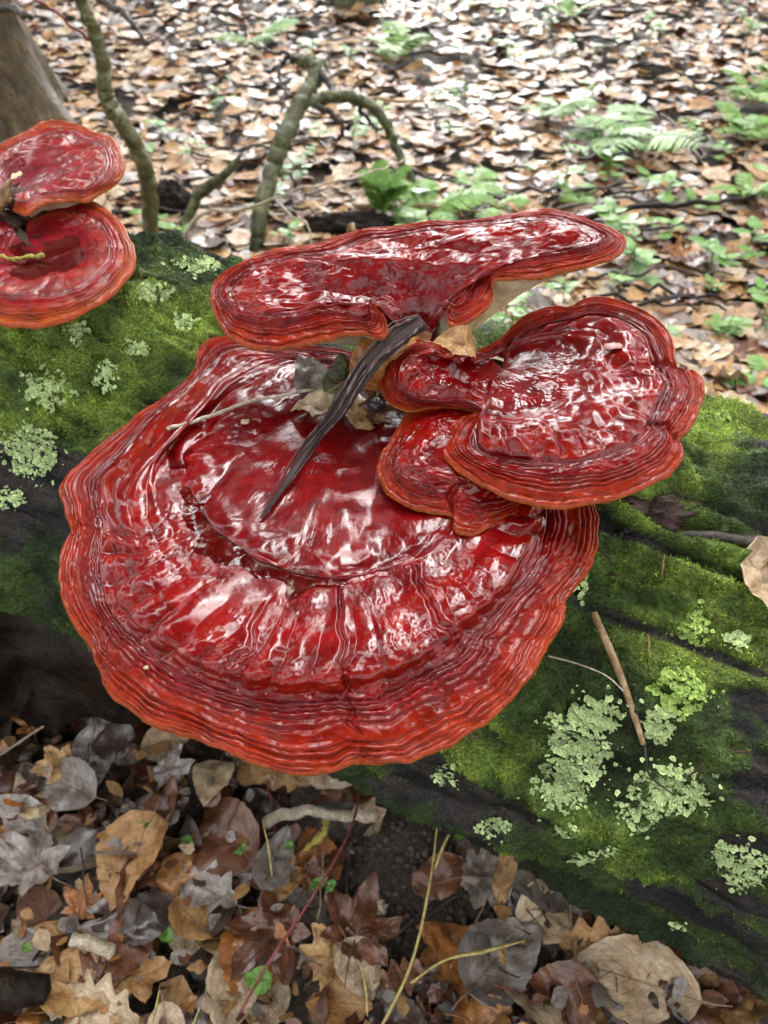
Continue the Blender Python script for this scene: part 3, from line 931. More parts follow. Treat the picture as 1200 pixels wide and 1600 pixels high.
cM[:, 2] += 0.004 * sstep(.28, .34, tt) * (1 - sstep(.6, .75, tt)) + 0.003 * (1 - sstep(.2, .28, tt)) - 0.003 * sstep(.75, .85, tt)
cN = lerp_curve(cH, cD, 0.85)
cN[:, 2] += 0.004 * (1 - sstep(.62, .8, tt))


def det_R(q, T, X, Y, Z):
    sc = 1 / 0.03
    z = sstep(0.1, 0.3, q) * (1 - sstep(0.6, 0.72, q))
    h = 0.0052 * z * fbm(X * sc, Y * sc * 0.6, Z * sc, 3, 401)
    h = h - 0.0025 * np.exp(-((q - 0.725) / 0.02) ** 2) * sstep(.3, .36, T)
    return h


build_bracket('bracket_fungus', 'folded red bracket fungus with a curled lobe and pale petal on top', [cH, cM, cN, cD, cR], [0, .36, .6, .72, 1], 600, 180, 0.72, 71, rings=7, ring_amp=0.0014, pleat=30, pleat_amp=0.0020, sB=(.40, .70), wrinkle=0.0009, creases=[(.62, .7, 1.0, .004, .003), (.74, .7, 1.0, .005, .003)], under=(0.12, 0.47, 0.455), base=(0.12, 0.46, 0.46), detail=det_R, thick=0.0036, centre_dark=0.35)

# --- the upper, saddle-shaped bracket
zT = 0.556
rimT = [(478, 300, 6), (506, 330, 1), (518, 365, -4), (508, 388, -6), (468, 378, -5), (400, 382, -5), (300, 400, -8), (200, 414, -10), (140, 405, -10), (95, 372, -9), (66, 322, -6), (52, 275, -2, .30), (68, 232, 2), (130, 190, 8), (220, 157, 12), (330, 140, 14), (420, 112, 18), (560, 92, 22), (680, 78, 25), (800, 72, 28), (900, 56, 32), (955, 50, 34), (1040, 70, 35), (1100, 90, 35), (1158, 120, 34, .72), (1150, 153, 31), (1100, 183, 29), (1000, 206, 25), (900, 230, 20), (812, 236, 15), (806, 280, 8), (775, 317, 4), (730, 346, 0), (697, 350, -2), (684, 325, 0), (690, 295, 4)]
dT = [(476, 292, 7), (470, 305, 6), (468, 322, 4), (458, 330, 2), (425, 318, 3), (370, 312, 4), (300, 322, 3), (225, 334, 0), (165, 330, 0), (125, 305, 0), (104, 268, 3, .30), (118, 238, 7), (168, 206, 11), (250, 182, 14), (350, 166, 17), (440, 136, 20), (570, 112, 24), (690, 97, 27), (800, 91, 30), (890, 80, 33), (950, 80, 35), (1010, 94, 36), (1050, 108, 36), (1078, 124, 35, .72), (1048, 146, 33), (980, 162, 30), (900, 178, 26), (820, 193, 20), (775, 225, 13), (748, 262, 8), (724, 288, 5), (704, 298, 3), (690, 300, 3), (684, 288, 5)]
hT = [(566, 376, -15), (572, 364, -15), (584, 356, -15, .30), (603, 352, -15), (622, 356, -15, .72), (636, 364, -15), (642, 376, -15)]
fT = [(520, 330, -4), (535, 322, -4), (555, 314, -4, .30), (590, 306, -4), (620, 304, -4), (645, 310, -4, .72), (660, 318, -4), (668, 330, -4)]
cH, cM0, cD, cR = (resample(c, Z3, zT, 600) for c in (hT, fT, dT, rimT))
cM = lerp_curve(cM0, cD, 0.45)
cM[:, 2] += 0.004 + 0.004 * np.sin(np.linspace(0, np.pi, 600))


tq = np.linspace(0, 1, 600)[:, None]
uT = at_z(590, 545, 0.515) * (1 - sstep(.3, .7, tq)) + at_z(735, 520, 0.518) * sstep(.3, .7, tq)


def det_T(q, T, X, Y, Z):
    sc = 1 / 0.026
    z = sstep(0.2, 0.35, q) * (1 - sstep(0.62, 0.74, q))
    h = 0.0042 * z * fbm(X * sc * 0.7, Y * sc * 1.3, Z * sc, 3, 501)
    return h


top_root, GT, nT = build_bracket('bracket_fungus', 'saddle-shaped red bracket fungus on a stem, its cream underside showing at right', [cH, cM0, cM, cD, cR], [0, .16, .45, .74, 1], 600, 180, 0.74, 97, rings=7, ring_amp=0.0014, pleat=24, pleat_amp=0.0016, sB=(.40, .74), wrinkle=0.0010, under=uT, base=(0.03, 0.47, 0.47), detail=det_T, thick=0.0036, centre_dark=0.6)
st = np.array([at_z(652, 512, 0.536), at_z(653, 520, 0.522), at_z(655, 535, 0.495), (0.03, 0.455, 0.44)])
V, F = tube(st, [0.013, 0.016, 0.020, 0.03], 40, 0.25, 5, 40)
cc = np.tile(MARC * 0.8, (len(V), 1))
part('stem', top_root, V, tri(F), M['cap'], col=cc, label='dark lacquered stem')

# --- the pair on the far left
zL = 0.546
rimL = [(120, 975, 0), (165, 925, 2), (260, 893, 4), (380, 893, 5), (470, 930, 4), (540, 1000, 3), (585, 1080, 1), (596, 1145, -1), (570, 1225, -3), (500, 1305, -5), (400, 1372, -6), (280, 1422, -7), (150, 1447, -8), (0, 1440, -8), (-150, 1400, -7), (-250, 1300, -5), (-270, 1180, -2), (-200, 1060, 0), (-60, 990, 0), (40, 960, 0)]
dL = [(125, 1000, 0), (180, 965, 2), (270, 945, 4), (370, 955, 5), (440, 995, 5), (480, 1060, 4), (490, 1130, 3), (450, 1200, 2), (370, 1258, 1), (270, 1300, 0), (150, 1318, 0), (30, 1312, 0), (-80, 1270, 0), (-140, 1200, 0), (-130, 1110, 0), (-50, 1040, 0), (50, 995, 0)]
pL = [(120, 1040, -1), (180, 1020, -2), (250, 1020, -2), (320, 1045, -2), (365, 1085, -2), (360, 1130, -3), (310, 1175, -3), (230, 1205, -3), (140, 1215, -3), (40, 1205, -2), (-20, 1165, -1), (-20, 1110, 0), (20, 1065, 0), (70, 1040, 0)]
hL = [(130, 1085, -3), (150, 1080, -3), (180, 1085, -3), (200, 1100, -3), (200, 1115, -3), (180, 1125, -3), (150, 1128, -3), (125, 1120, -3), (115, 1105, -3), (118, 1092, -3)]
cL = [resample(c, ZL, zL, 320) for c in (hL, pL, dL, rimL)]
left_root, GL, nL = build_bracket('bracket_fungus', 'round dull red bracket fungus holding rainwater and a yellow lichen twig', cL, [0, .35, .68, 1], 320, 110, 0.68, 131, rings=6, ring_amp=0.0011, pleat=20, pleat_amp=0.0022, sB=(.3, .68), wrinkle=0.0010, under=(-0.25, 0.55, 0.515), base=(-0.25, 0.52, 0.50), thick=0.0036, mat=M['cap_old'], redmix=(1.15, 2.6, 3.6))
zU = 0.566
rimU = [(60, 930, -3), (120, 935, -2), (170, 905, -1), (280, 890, -3), (380, 885, -5), (440, 850, -5), (520, 808, -4), (551, 740, -1), (545, 680, 1), (500, 620, 3), (430, 585, 4), (380, 571, 4), (300, 545, 5), (220, 540, 5), (130, 570, 5), (60, 610, 4), (0, 645, 3), (-100, 690, 2), (-160, 780, 0), (-120, 860, -1), (-20, 920, -2)]
dU = [(70, 900, -2), (115, 900, -1), (165, 870, 0), (260, 850, 0), (350, 845, 0), (420, 815, 0), (460, 780, 1), (480, 735, 2), (470, 690, 3), (430, 650, 4), (380, 625, 4), (300, 600, 5), (220, 600, 5), (140, 625, 4), (80, 660, 3), (10, 700, 2), (-60, 750, 1), (-60, 820, 0), (10, 880, -1)]
hU = [(70, 850, -9), (85, 848, -9), (105, 835, -9), (125, 815, -9), (130, 795, -9), (115, 780, -9), (90, 775, -9), (65, 785, -9), (50, 805, -9), (50, 830, -9)]
cH, cD, cR = (resample(c, ZL, zU, 320) for c in (hU, dU, rimU))
build_bracket('bracket_fungus', 'dull red bracket fungus with funnel centre behind the round water-holding one', [cH, lerp_curve(cH, cD, .5, .003), cD, cR], [0, .35, .72, 1], 320, 110, 0.72, 151, rings=6, ring_amp=0.0011, pleat=18, pleat_amp=0.0016, sB=(.35, .72), wrinkle=0.0012, under=(-0.27, 0.58, 0.535), base=(-0.25, 0.55, 0.50), thick=0.0036, mat=M['cap_old'], redmix=(1.15, 2.6, 3.6))

# --- rainwater standing in the hollows
def pool(G, rows, cols, level, name, label):
    r0, r1 = rows
    c0, c1 = cols
    g = G[r0:r1, c0:c1]
    z_ = g[..., 2].copy()
    for _ in range(6):
        z_[1:-1] = (z_[:-2] + z_[1:-1] * 2 + z_[2:]) / 4
        z_[:, 1:-1] = (z_[:, :-2] + z_[:, 1:-1] * 2 + z_[:, 2:]) / 4
    w = z_ < level - 0.0002
    w2 = w.copy()
    w2[1:] |= w[:-1]
    w2[:-1] |= w[1:]
    w2[:, 1:] |= w[:, :-1]
    w2[:, :-1] |= w[:, 1:]
    V = g.copy()
    V[..., 2] = level
    F = grid_faces(*g.shape[:2])
    ok = w2.ravel()[F].all(1)
    F = F[ok]
    if len(F) < 20:
        return
    if (np.cross(V.reshape(-1, 3)[F[:, 1]] - V.reshape(-1, 3)[F[:, 0]], V.reshape(-1, 3)[F[:, 2]] - V.reshape(-1, 3)[F[:, 0]])[:, 2]).mean() < 0:
        F = F[:, ::-1]
    used, inv = np.unique(F, return_inverse=True)
    top_mesh(name, V.reshape(-1, 3)[used], inv.reshape(-1, 4), M['water'], label, 'puddle')


pool(GA, (57, 131), (158, 577), zA - 0.0011, 'rain_pool', 'rainwater standing in the ring groove of the largest bracket')
pool(GL, (0, 62), (0, 320), zL - 0.0022, 'rain_pool', 'rainwater standing in the bowl of the round left bracket')
#NEXT
# ------------------------------------------------------------------ leaf shapes
def leaf_grid(kind, seed, nv=15, nu=7):
    r = np.random.default_rng(seed)
    v = np.linspace(0, 1, nv)
    if kind == 'oak':
        w = np.sin(np.pi * v ** 0.8) ** 0.8 * 0.27 * (1 + 0.33 * np.sin(v * 2 * np.pi * 4.2 + r.uniform(0, 6)))
    elif kind == 'ovate':
        w = np.sin(np.pi * v ** 0.72) ** 0.75 * r.uniform(0.30, 0.40)
    else:
        w = np.sin(np.pi * v ** 0.85) ** 0.8 * r.uniform(0.24, 0.31)
    if nv > 12:
        w = w * (1 + 0.022 * np.where(np.arange(nv) % 2, 1, -1))
    w = np.maximum(w, 0.006)
    u = np.linspace(-1, 1, nu)
    Vv, Uu = np.meshgrid(v, u, indexing='ij')
    x = Uu * w[:, None]
    y = Vv - 0.5
    z = r.uniform(0.0, 0.5) * np.abs(x) * r.choice([-1, 1, 1]) + r.uniform(-0.7, 0.7) * (Vv - 0.5) ** 2
    z = z + r.uniform(-0.5, 1.4) * x * x + r.uniform(-0.3, 0.3) * x * (Vv - 0.5) * 2
    z = z + 0.16 * fbm(x * 3.5 + seed, y * 3.5, 0, 3, seed) + 0.05 * noise(x * 14, y * 14, seed, seed)
    y = y + 0.04 * fbm(y * 3 + seed, 0, 0, 2, seed)
    x = x + 0.05 * r.uniform(-1, 1) * np.sin(Vv * 3)
    V = np.stack([x, y, z], -1).reshape(-1, 3)
    uv = np.stack([Uu * 0.5 + 0.5, Vv], -1).reshape(-1, 2)
    F = grid_faces(nv, nu)
    if nv > 8:   # stalk
        a = np.array([0, -0.5, V[nu // 2, 2]])
        sv, sf = tube([a + [0, 0.05, 0], a + [0.01, -0.1, 0.015], a + [0.03, -0.22, 0.0]], [0.011, 0.008, 0.006], 4)
        F = np.concatenate([tri(F), tri(sf) + len(V)])
        V = np.concatenate([V, sv])
        uv = np.concatenate([uv, np.tile([0.5, 0.5], (len(sv), 1))])
    return V, F, uv


def leaf_maple(seed, na=66, nr=6):
    r = np.random.default_rng(seed)
    a = np.linspace(-np.pi, np.pi, na, endpoint=False)
    R = np.full(na, 0.21)
    for c, l, wd in ((0, 0.55, 0.62), (0.95, 0.48, 0.60), (-0.95, 0.5, 0.56), (1.95, 0.36, 0.55), (-1.95, 0.34, 0.55)):
        d = np.abs((a - c + np.pi) % (2 * np.pi) - np.pi)
        R = np.maximum(R, l * np.clip(1 - d / wd * 0.62, 0, 1) ** 0.9)
    R = R * (1 + 0.05 * np.where(np.arange(na) % 3 == 0, 1, -0.5) + 0.16 * fbm(np.sin(a) * 2 + seed, np.cos(a) * 2, 0, 2, seed))
    k = np.linspace(0.0, 1, nr + 1)[1:]
    x = np.sin(a)[None] * R[None] * k[:, None]
    y = np.cos(a)[None] * R[None] * k[:, None] - 0.05
    x = np.concatenate([[0], x.ravel()])
    y = np.concatenate([[-0.05], y.ravel()])
    rr = np.hypot(x, y)
    z = r.uniform(-0.6, 0.9) * x * x + r.uniform(-0.6, 0.9) * y * y + 0.22 * fbm(x * 3.2 + seed, y * 3.2, 0, 3, seed) + r.uniform(0.1, 0.5) * rr ** 2
    V = np.stack([x, y, z], -1)
    j = np.arange(na)
    F = [np.stack([np.zeros(na, int), 1 + j, 1 + (j + 1) % na], -1)]
    for i in range(nr - 1):
        o = 1 + i * na
        F.append(tri(np.stack([o + j, o + na + j, o + na + (j + 1) % na, o + (j + 1) % na], -1)))
    F = np.concatenate(F)
    uv = np.stack([x + 0.5, y + 0.5], -1)
    if na < 30:
        return V, F, uv
    sv, sf = tube([[0, -0.05, z[0]], [0.01, -0.3, 0.03], [0.05, -0.5, 0.01]], [0.010, 0.008, 0.006], 4)
    F = np.concatenate([F, tri(sf) + len(V)])
    V = np.concatenate([V, sv])
    uv = np.concatenate([uv, np.tile([0.5, 0.5], (len(sv), 1))])
    return V, F, uv


HI = {'beech': [leaf_grid('beech', 10 + i, 19, 7) for i in range(5)], 'oak': [leaf_grid('oak', 30 + i, 23, 7) for i in range(4)], 'ovate': [leaf_grid('ovate', 50 + i, 19, 7) for i in range(5)], 'maple': [leaf_maple(70 + i) for i in range(5)]}
LO = [leaf_grid('beech', 110 + i, 5, 3) for i in range(5)] + [leaf_grid('ovate', 130 + i, 5, 3) for i in range(5)] + [leaf_grid('oak', 150 + i, 7, 3) for i in range(2)] + [leaf_maple(170 + i, 15, 2) for i in range(3)]
LEAFMESH = {}


def leaf_data(shape, var, mat):
    k = (shape, var % len(HI[shape]), mat)
    if k not in LEAFMESH:
        V, F, uv = HI[shape][k[1]]
        LEAFMESH[k] = mesh_np('fallen_leaf', V, tri(F), M[mat], uv=uv)
    return LEAFMESH[k]


LEAFLAB = {'tanleaf': 'tan', 'brownleaf': 'reddish brown', 'greyleaf': 'wet grey', 'orangeleaf': 'orange brown', 'darkleaf': 'dark brown', 'paleleaf': 'pale cream'}


def leaf_words(mt, sh, sz, where):
    big = 'large' if sz > .08 else 'small' if sz < .06 else 'medium'
    w = big + ' ' + LEAFLAB[mt] + ' ' + {'maple': 'lobed', 'ovate': 'broad oval', 'beech': 'narrow pointed', 'oak': 'wavy-edged'}[sh]
    return w + ' ' + where, w + ' leaves ' + ('behind' if where == BACK else 'in front of') + ' the log'


def put_leaf(shape, var, mat, loc, size, rot, tilt=(0, 0), label=None, group=None, name='fallen_leaf'):
    o = link(name, leaf_data(shape, var, mat), None, label, 'leaf', group)
    o.location = loc
    o.scale = (size, size, size * (.65 if name == 'fallen_leaf' and loc[2] < .2 else 1))
    o.rotation_euler = (tilt[0], tilt[1], rot)
    return o


def gp(px, py):
    z = 0.0
    for _ in range(5):
        p = at_z(px, py, z)
        z = float(ground_z(p[0], p[1]))
    return at_z(px, py, z)


def at_y(px, py, y):
    d = ray(px, py)
    return CAM + d * (y / d[1])


# ------------------------------------------------------------------ leaf litter
BACK = 'leaf lying on the woodland floor behind the log'
FRONT = 'leaf lying in the litter in front of the log'
heroes = [(268, 1179, 'paleleaf', 'ovate', .055), (271, 1222, 'greyleaf', 'maple', .062), (338, 1236, 'paleleaf', 'ovate', .060), (408, 1208, 'tanleaf', 'beech', .070), (443, 1228, 'tanleaf', 'oak', .070), (519, 1212, 'paleleaf', 'ovate', .090), (618, 1214, 'brownleaf', 'maple', .085),
          (111, 1240, 'greyleaf', 'ovate', .075), (105, 1215, 'tanleaf', 'maple', .06), (41, 1284, 'greyleaf', 'ovate', .06), (64, 1366, 'greyleaf', 'maple', .095), (216, 1362, 'tanleaf', 'ovate', .092), (350, 1313, 'brownleaf', 'ovate', .10), (297, 1383, 'orangeleaf', 'beech', .075), (327, 1410, 'greyleaf', 'oak', .07),
          (432, 1468, 'brownleaf', 'maple', .105), (560, 1468, 'brownleaf', 'maple', .100), (706, 1487, 'orangeleaf', 'beech', .072), (373, 1556, 'paleleaf', 'ovate', .085), (140, 1548, 'tanleaf', 'ovate', .085), (170, 1590, 'paleleaf', 'oak', .08), (449, 1395, 'tanleaf', 'beech', .05), (233, 1453, 'darkleaf', 'ovate', .06), (432, 1362, 'greyleaf', 'ovate', .065), (222, 1536, 'tanleaf', 'maple', .07),
          (755, 1385, 'greyleaf', 'maple', .095), (835, 1395, 'greyleaf', 'ovate', .07), (860, 1432, 'paleleaf', 'ovate', .075), (910, 1432, 'greyleaf', 'maple', .075), (950, 1420, 'brownleaf', 'ovate', .08), (780, 1512, 'greyleaf', 'ovate', .09), (920, 1490, 'tanleaf', 'oak', .07), (985, 1490, 'brownleaf', 'maple', .08), (1030, 1448, 'orangeleaf', 'ovate', .075), (1090, 1488, 'paleleaf', 'ovate', .075),
          (980, 1548, 'paleleaf', 'beech', .115), (850, 1582, 'paleleaf', 'beech', .125), (1115, 1548, 'brownleaf', 'beech', .075), (1170, 1540, 'tanleaf', 'oak', .075), (1000, 1588, 'darkleaf', 'maple', .09), (670, 1250, 'orangeleaf', 'maple', .07), (690, 1285, 'brownleaf', 'oak', .06), (60, 1140, 'orangeleaf', 'maple', .06), (30, 1200, 'darkleaf', 'maple', .08), (180, 1170, 'darkleaf', 'ovate', .07)]
for i, (px, py, mt, sh, sz) in enumerate(heroes):
    p = gp(px, py)
    put_leaf(sh, i, mt, (p[0], p[1], p[2] + 0.022 + 0.004 * (i % 3)), sz, random.uniform(0, 6.28), (random.gauss(0, 0.22), random.gauss(0, 0.22)), *leaf_words(mt, sh, sz, FRONT))
mats_w = ['darkleaf', 'brownleaf', 'tanleaf', 'greyleaf', 'orangeleaf', 'paleleaf']
shapes = ['maple', 'ovate', 'beech', 'oak']
cnt = 0
while cnt < 190:
    px, py = random.uniform(-60, 1260), random.uniform(1060, 1680)
    if py < 1200 and 230 < px < 900:
        if random.random() < 0.6:
            continue
    soil = ((px - 620) / 130) ** 2 + ((py - 1400) / 110) ** 2 < 1
    if soil and random.random() < 0.9:
        continue
    p = gp(px, py)
    mt = random.choices(mats_w, [0.18, 0.34, 0.17, 0.12, 0.12, 0.07])[0]
    sh, sz = random.choices(shapes, [0.20, 0.34, 0.28, 0.18])[0], random.uniform(0.040, 0.085)
    put_leaf(sh, random.randrange(9), mt, (p[0], p[1], p[2] + random.uniform(0.003, 0.022)), sz, random.uniform(0, 6.28), (random.gauss(0, 0.3), random.gauss(0, 0.3)), *leaf_words(mt, sh, sz, FRONT))
    cnt += 1
BACK = 'leaf lying on the woodland floor behind the log'
cnt = 0
while cnt < 70:
    px, py = random.uniform(700, 1250), random.uniform(300, 640)
    p = gp(px, py)
    mt = random.choices(mats_w, [0.06, 0.24, 0.30, 0.18, 0.07, 0.15])[0]
    sh, sz = random.choices(shapes, [0.3, 0.3, 0.25, 0.15])[0], random.uniform(0.055, 0.095)
    put_leaf(sh, random.randrange(9), mt, (p[0], p[1], p[2] + random.uniform(0.010, 0.025)), sz, random.uniform(0, 6.28), (random.gauss(0, 0.25), random.gauss(0, 0.25)), *leaf_words(mt, sh, sz, BACK))
    cnt += 1


def litter(name, label, xy, size, weights, zoff, seed, tilt=0.3):
    r = np.random.default_rng(seed)
    n = len(xy)
    mi = r.choice(6, n, p=np.array(weights) / sum(weights))
    tp = r.integers(0, len(LO), n)
    rz, tx, ty = r.uniform(0, 6.283, n), r.normal(0, tilt, n), r.normal(0, tilt, n)
    sz = r.uniform(size[0], size[1], n)
    z = ground_z(xy[:, 0], xy[:, 1]) + r.uniform(zoff[0], zoff[1], n)
    Vs, Fs, UVs, Ms, Rs, k = [], [], [], [], [], 0
    for ti, (V, F, uv) in enumerate(LO):
        F = tri(F)
        ix = np.where(tp == ti)[0]
        if not len(ix):
            continue
        W = V[None] * sz[ix, None, None]
        cx, sx_, cy, sy, cz, s_z = np.cos(tx[ix]), np.sin(tx[ix]), np.cos(ty[ix]), np.sin(ty[ix]), np.cos(rz[ix]), np.sin(rz[ix])
        x, y, zz = W[..., 0], W[..., 1], W[..., 2]
        x, y = x * cz[:, None] - y * s_z[:, None], x * s_z[:, None] + y * cz[:, None]
        y, zz = y * cx[:, None] - zz * sx_[:, None], y * sx_[:, None] + zz * cx[:, None]
        x, zz = x * cy[:, None] + zz * sy[:, None], -x * sy[:, None] + zz * cy[:, None]
        P = np.stack([x + xy[ix, 0, None], y + xy[ix, 1, None], zz + z[ix, None]], -1)
        Vs.append(P.reshape(-1, 3))
        Fs.append((F[None] + (np.arange(len(ix)) * len(V))[:, None, None]).reshape(-1, 3) + k)
        k += len(ix) * len(V)
        UVs.append(np.tile(uv, (len(ix), 1)))
        Ms.append(np.repeat(mi[ix], len(F)))
        Rs.append(np.repeat(r.uniform(0, 1, len(ix)), len(V)))
    me = mesh_np(name, np.concatenate(Vs), np.concatenate(Fs), uv=np.concatenate(UVs), mats=[M[m] for m in mats_w], midx=np.concatenate(Ms), rnd=np.concatenate(Rs))
    return link(name, me, None, label, 'leaf litter', kind='stuff')


r_ = np.random.default_rng(5)
n = 23500
yy = 0.62 + 5.4 * r_.uniform(0, 1, n) ** 1.25
xx = r_.uniform(-1, 1, n) * (0.6 + 0.52 * yy)
xx[:5200] = np.sign(xx[:5200]) * (0.55 + 0.5 * yy[:5200] + r_.uniform(0, 1, 5200) ** 1.5 * (0.5 + 0.55 * yy[:5200]))
LO = [(V * [1, 1, .55], F, uv) for V, F, uv in LO]
litter('leaf_litter', 'carpet of wet tan and brown fallen leaves on the slope behind the log', np.stack([xx, yy], -1), (0.045, 0.10), [0.0, 0.18, 0.35, 0.22, 0.06, 0.19], (0.0, 0.014), 11, 0.13)
n = 2600
xy = np.stack([r_.uniform(-1.3, 1.3, n), r_.uniform(-0.5, 0.75, n)], -1)
pz = np.stack([xy[:, 0] - 0.012, xy[:, 1] - 0.26], -1)
xy = xy[(pz[:, 0] / .085) ** 2 + (pz[:, 1] / .08) ** 2 > 1]
litter('leaf_litter', 'matted dark leaf scraps packed on the soil under the log', xy, (0.03, 0.08), [0.36, 0.32, 0.10, 0.14, 0.06, 0.02], (-0.004, 0.014), 13, 0.35)

n = 2200
xy = np.stack([r_.uniform(-.75, .75, n), r_.uniform(-.12, .55, n)], -1)
xy = xy[((xy[:, 0] - .012) / .09) ** 2 + ((xy[:, 1] - .26) / .08) ** 2 > 1]
litter('leaf_litter', 'small torn leaf crumbs strewn over the litter before the log', xy, (0.008, 0.026), [0.12, 0.24, 0.26, 0.16, 0.12, 0.10], (0.014, 0.034), 17, 0.4)

# ------------------------------------------------------------------ twigs and branches
def branch(name, label, cat, pts, rad, mat, k=8, rough=0.3, seed=1, n=24, group=None):
    V, F = tube(pts, rad, k, rough, seed, n)
    return top_mesh(name, V, tri(F), M[mat], label, cat, group)


def jit(pts, amp, n, seed):
    pts = np.asarray(pts, float)
    T = np.linspace(0, 1, len(pts))
    t = np.linspace(0, 1, n)
    P = herm(T, pts, t)
    L = np.linalg.norm(np.diff(pts, axis=0), axis=1).sum()
    for c in range(3):
        P[:, c] += amp * fbm(t * L * 60 + seed * 3.1, c * 7.7, seed, 3, seed + c)
    return P


def capH_pt(px, py, dz):
    p_, n_ = capH.pix(px, py)
    return p_ + np.array([0, 0, dz])


# the weathered strip lying across the brackets
sp = [at_z(662, 503, .553), at_z(630, 522, .549), at_z(590, 556, .541), at_z(553, 602, .530), at_z(522, 648, .516), capH_pt(486, 705, .006), capH_pt(448, 762, .004), capH_pt(408, 813, .002)]
n = 90
T = np.linspace(0, 1, len(sp))
t = np.linspace(0, 1, n)
P = herm(T, np.array(sp), t)
wd = np.interp(t, [0, .1, .3, .5, .62, .8, 1], [.0060, .0078, .0076, .0078, .0060, .0036, .0012])
wd = wd * 0.76 * (1 + 0.22 * fbm(t * 14, 0, 0, 4, 9))
tg = np.gradient(P, axis=0)
tg /= np.linalg.norm(tg, axis=1, keepdims=True)
sidev = np.cross(tg, np.array([0, -0.45, 0.9]))
sidev /= np.linalg.norm(sidev, axis=1, keepdims=True)
nrm = np.cross(sidev, tg)
K = 40
ang = np.linspace(0, 2 * np.pi, K, endpoint=False)
ca, sa = np.sign(np.cos(ang)) * np.abs(np.cos(ang)) ** 0.7, np.sin(ang)
fib = 1 + 0.9 * noise(ca[None] * 7 + 0 * t[:, None], sa[None] * 3, t[:, None] * 3.0, 77) + 0.5 * noise(ca[None] * 17 + 0 * t[:, None], sa[None] * 3, t[:, None] * 6.0, 78)
V = P[:, None] + sidev[:, None] * (ca[None] * wd[:, None])[..., None] + nrm[:, None] * (sa[None] * wd[:, None] * 0.24 * fib)[..., None]
top_mesh('bark_strip', V, grid_faces(n, K, True), M['strip'], 'long dark weathered strip of wood lying across the largest bracket', 'wood strip', uv=np.stack([np.tile(np.abs(ang / np.pi - 1), (n, 1)), np.repeat(t[:, None], K, 1)], -1).reshape(-1, 2))

for i, (k0, k1, of, rr_) in enumerate([(5, 60, .75, .0011), (20, 78, -.8, .0010), (30, 70, .1, .0012), (2, 40, -.5, .0012), (44, 88, .9, .0008), (1, 26, 1.2, .0008)]):
    idx = np.arange(k0, k1, 3)
    Q = P[idx] + sidev[idx] * (wd[idx] * of)[:, None] + nrm[idx] * (wd[idx] * .34 + .0004)[:, None] + sidev[idx] * (.002 * np.sin(np.linspace(0, 5, len(idx)) + i))[:, None]
    sv, sf = tube(Q, np.linspace(rr_, rr_ * .3, len(idx)), 6)
    loc_o = bpy.data.objects['bark_strip']
    o = part('splinter', loc_o, sv, tri(sf), M['strip'], uv=np.tile([.3 + .1 * i, .5], (len(sv), 1)) + sv[:, :2] * 8)

# small finds caught in the hollow between the brackets
def on_cap(px, py, dz=0.0):
    p, n_ = capH.pix(px, py)
    if p is None:
        p = at_z(px, py, 0.5)
    return p + np.array([0, 0, dz])


HOL = 'caught in the hollow between the brackets'


def small_leaf(px, py, mt, sh, var, size, rot, tilt, dz, label):
    p = on_cap(px, py, dz)
    return put_leaf(sh, var, mt, tuple(p), size, rot, tilt, label, None)


small_leaf(482, 608, 'greyleaf', 'ovate', 1, .034, 0.5, (0.75, 0.1), .010, 'dull grey upright leaf ' + HOL)
small_leaf(505, 650, 'paleleaf', 'ovate', 2, .042, 1.5, (0.2, 0.1), .006, 'pale buff leaf lying flat under the wood strip')
small_leaf(555, 655, 'tanleaf', 'beech', 0, .045, 1.2, (0.2, 0.1), .006, 'tan leaf beside the dark berry')
small_leaf(590, 640, 'brownleaf', 'oak', 1, .036, 0.1, (0.5, 0.2), .008, 'brown wet leaf holding the dark berry')
p = at_z(612, 557, .536)
put_leaf('beech', 3, 'orangeleaf', tuple(p), .060, -0.75, (0.5, 0.9), 'ochre folded leaf edge wedged beside the wood strip')
p = at_z(716, 536, .552)
put_leaf('ovate', 2, 'tanleaf', tuple(p), .028, 1.5, (0.35, -0.45), 'small curled tan leaf standing against the upper stem')
# berry with its dimple and stalk
p = on_cap(588, 652, .010)
a = np.linspace(0, np.pi, 12)[:, None]
b = np.linspace(0, 2 * np.pi, 16, endpoint=False)[None]
rr = .0052 * (1 - 0.25 * np.exp(-(a / 0.35) ** 2))
V = np.stack([rr * np.sin(a) * np.cos(b), rr * np.sin(a) * np.sin(b), rr * np.cos(a) + 0 * b], -1) + p
berry = thing('berry', tuple(p - np.array([0, 0, .005])), 'small round black berry on the brown leaf', 'berry')
M['berry'] = mat_bark('berry_skin', (0.010, 0.010, 0.014), (0.018, 0.018, 0.024), (0.05, 0.05, 0.06), 300, rough=0.3, coat=0.8)
part('skin', berry, V, grid_faces(12, 16, True), M['berry'])
V, F = tube([p + [0, 0, .004], p + [.001, .002, .008], p + [.003, .004, .012]], [.0007, .0006, .0005], 5)
part('stalk', berry, V, tri(F), M['twigtan'])
# mossy stub
V, F = tube([at_z(528, 612, .503), at_z(530, 590, .512), at_z(534, 566, .522), at_z(533, 553, .528)], [.010, .009, .0065, .002], 12, 0.6, 3, 20)
top_mesh('mossy_stub', V, tri(F), M['mossbranch'], 'short mossy stub of wood standing behind the wood strip', 'stub')
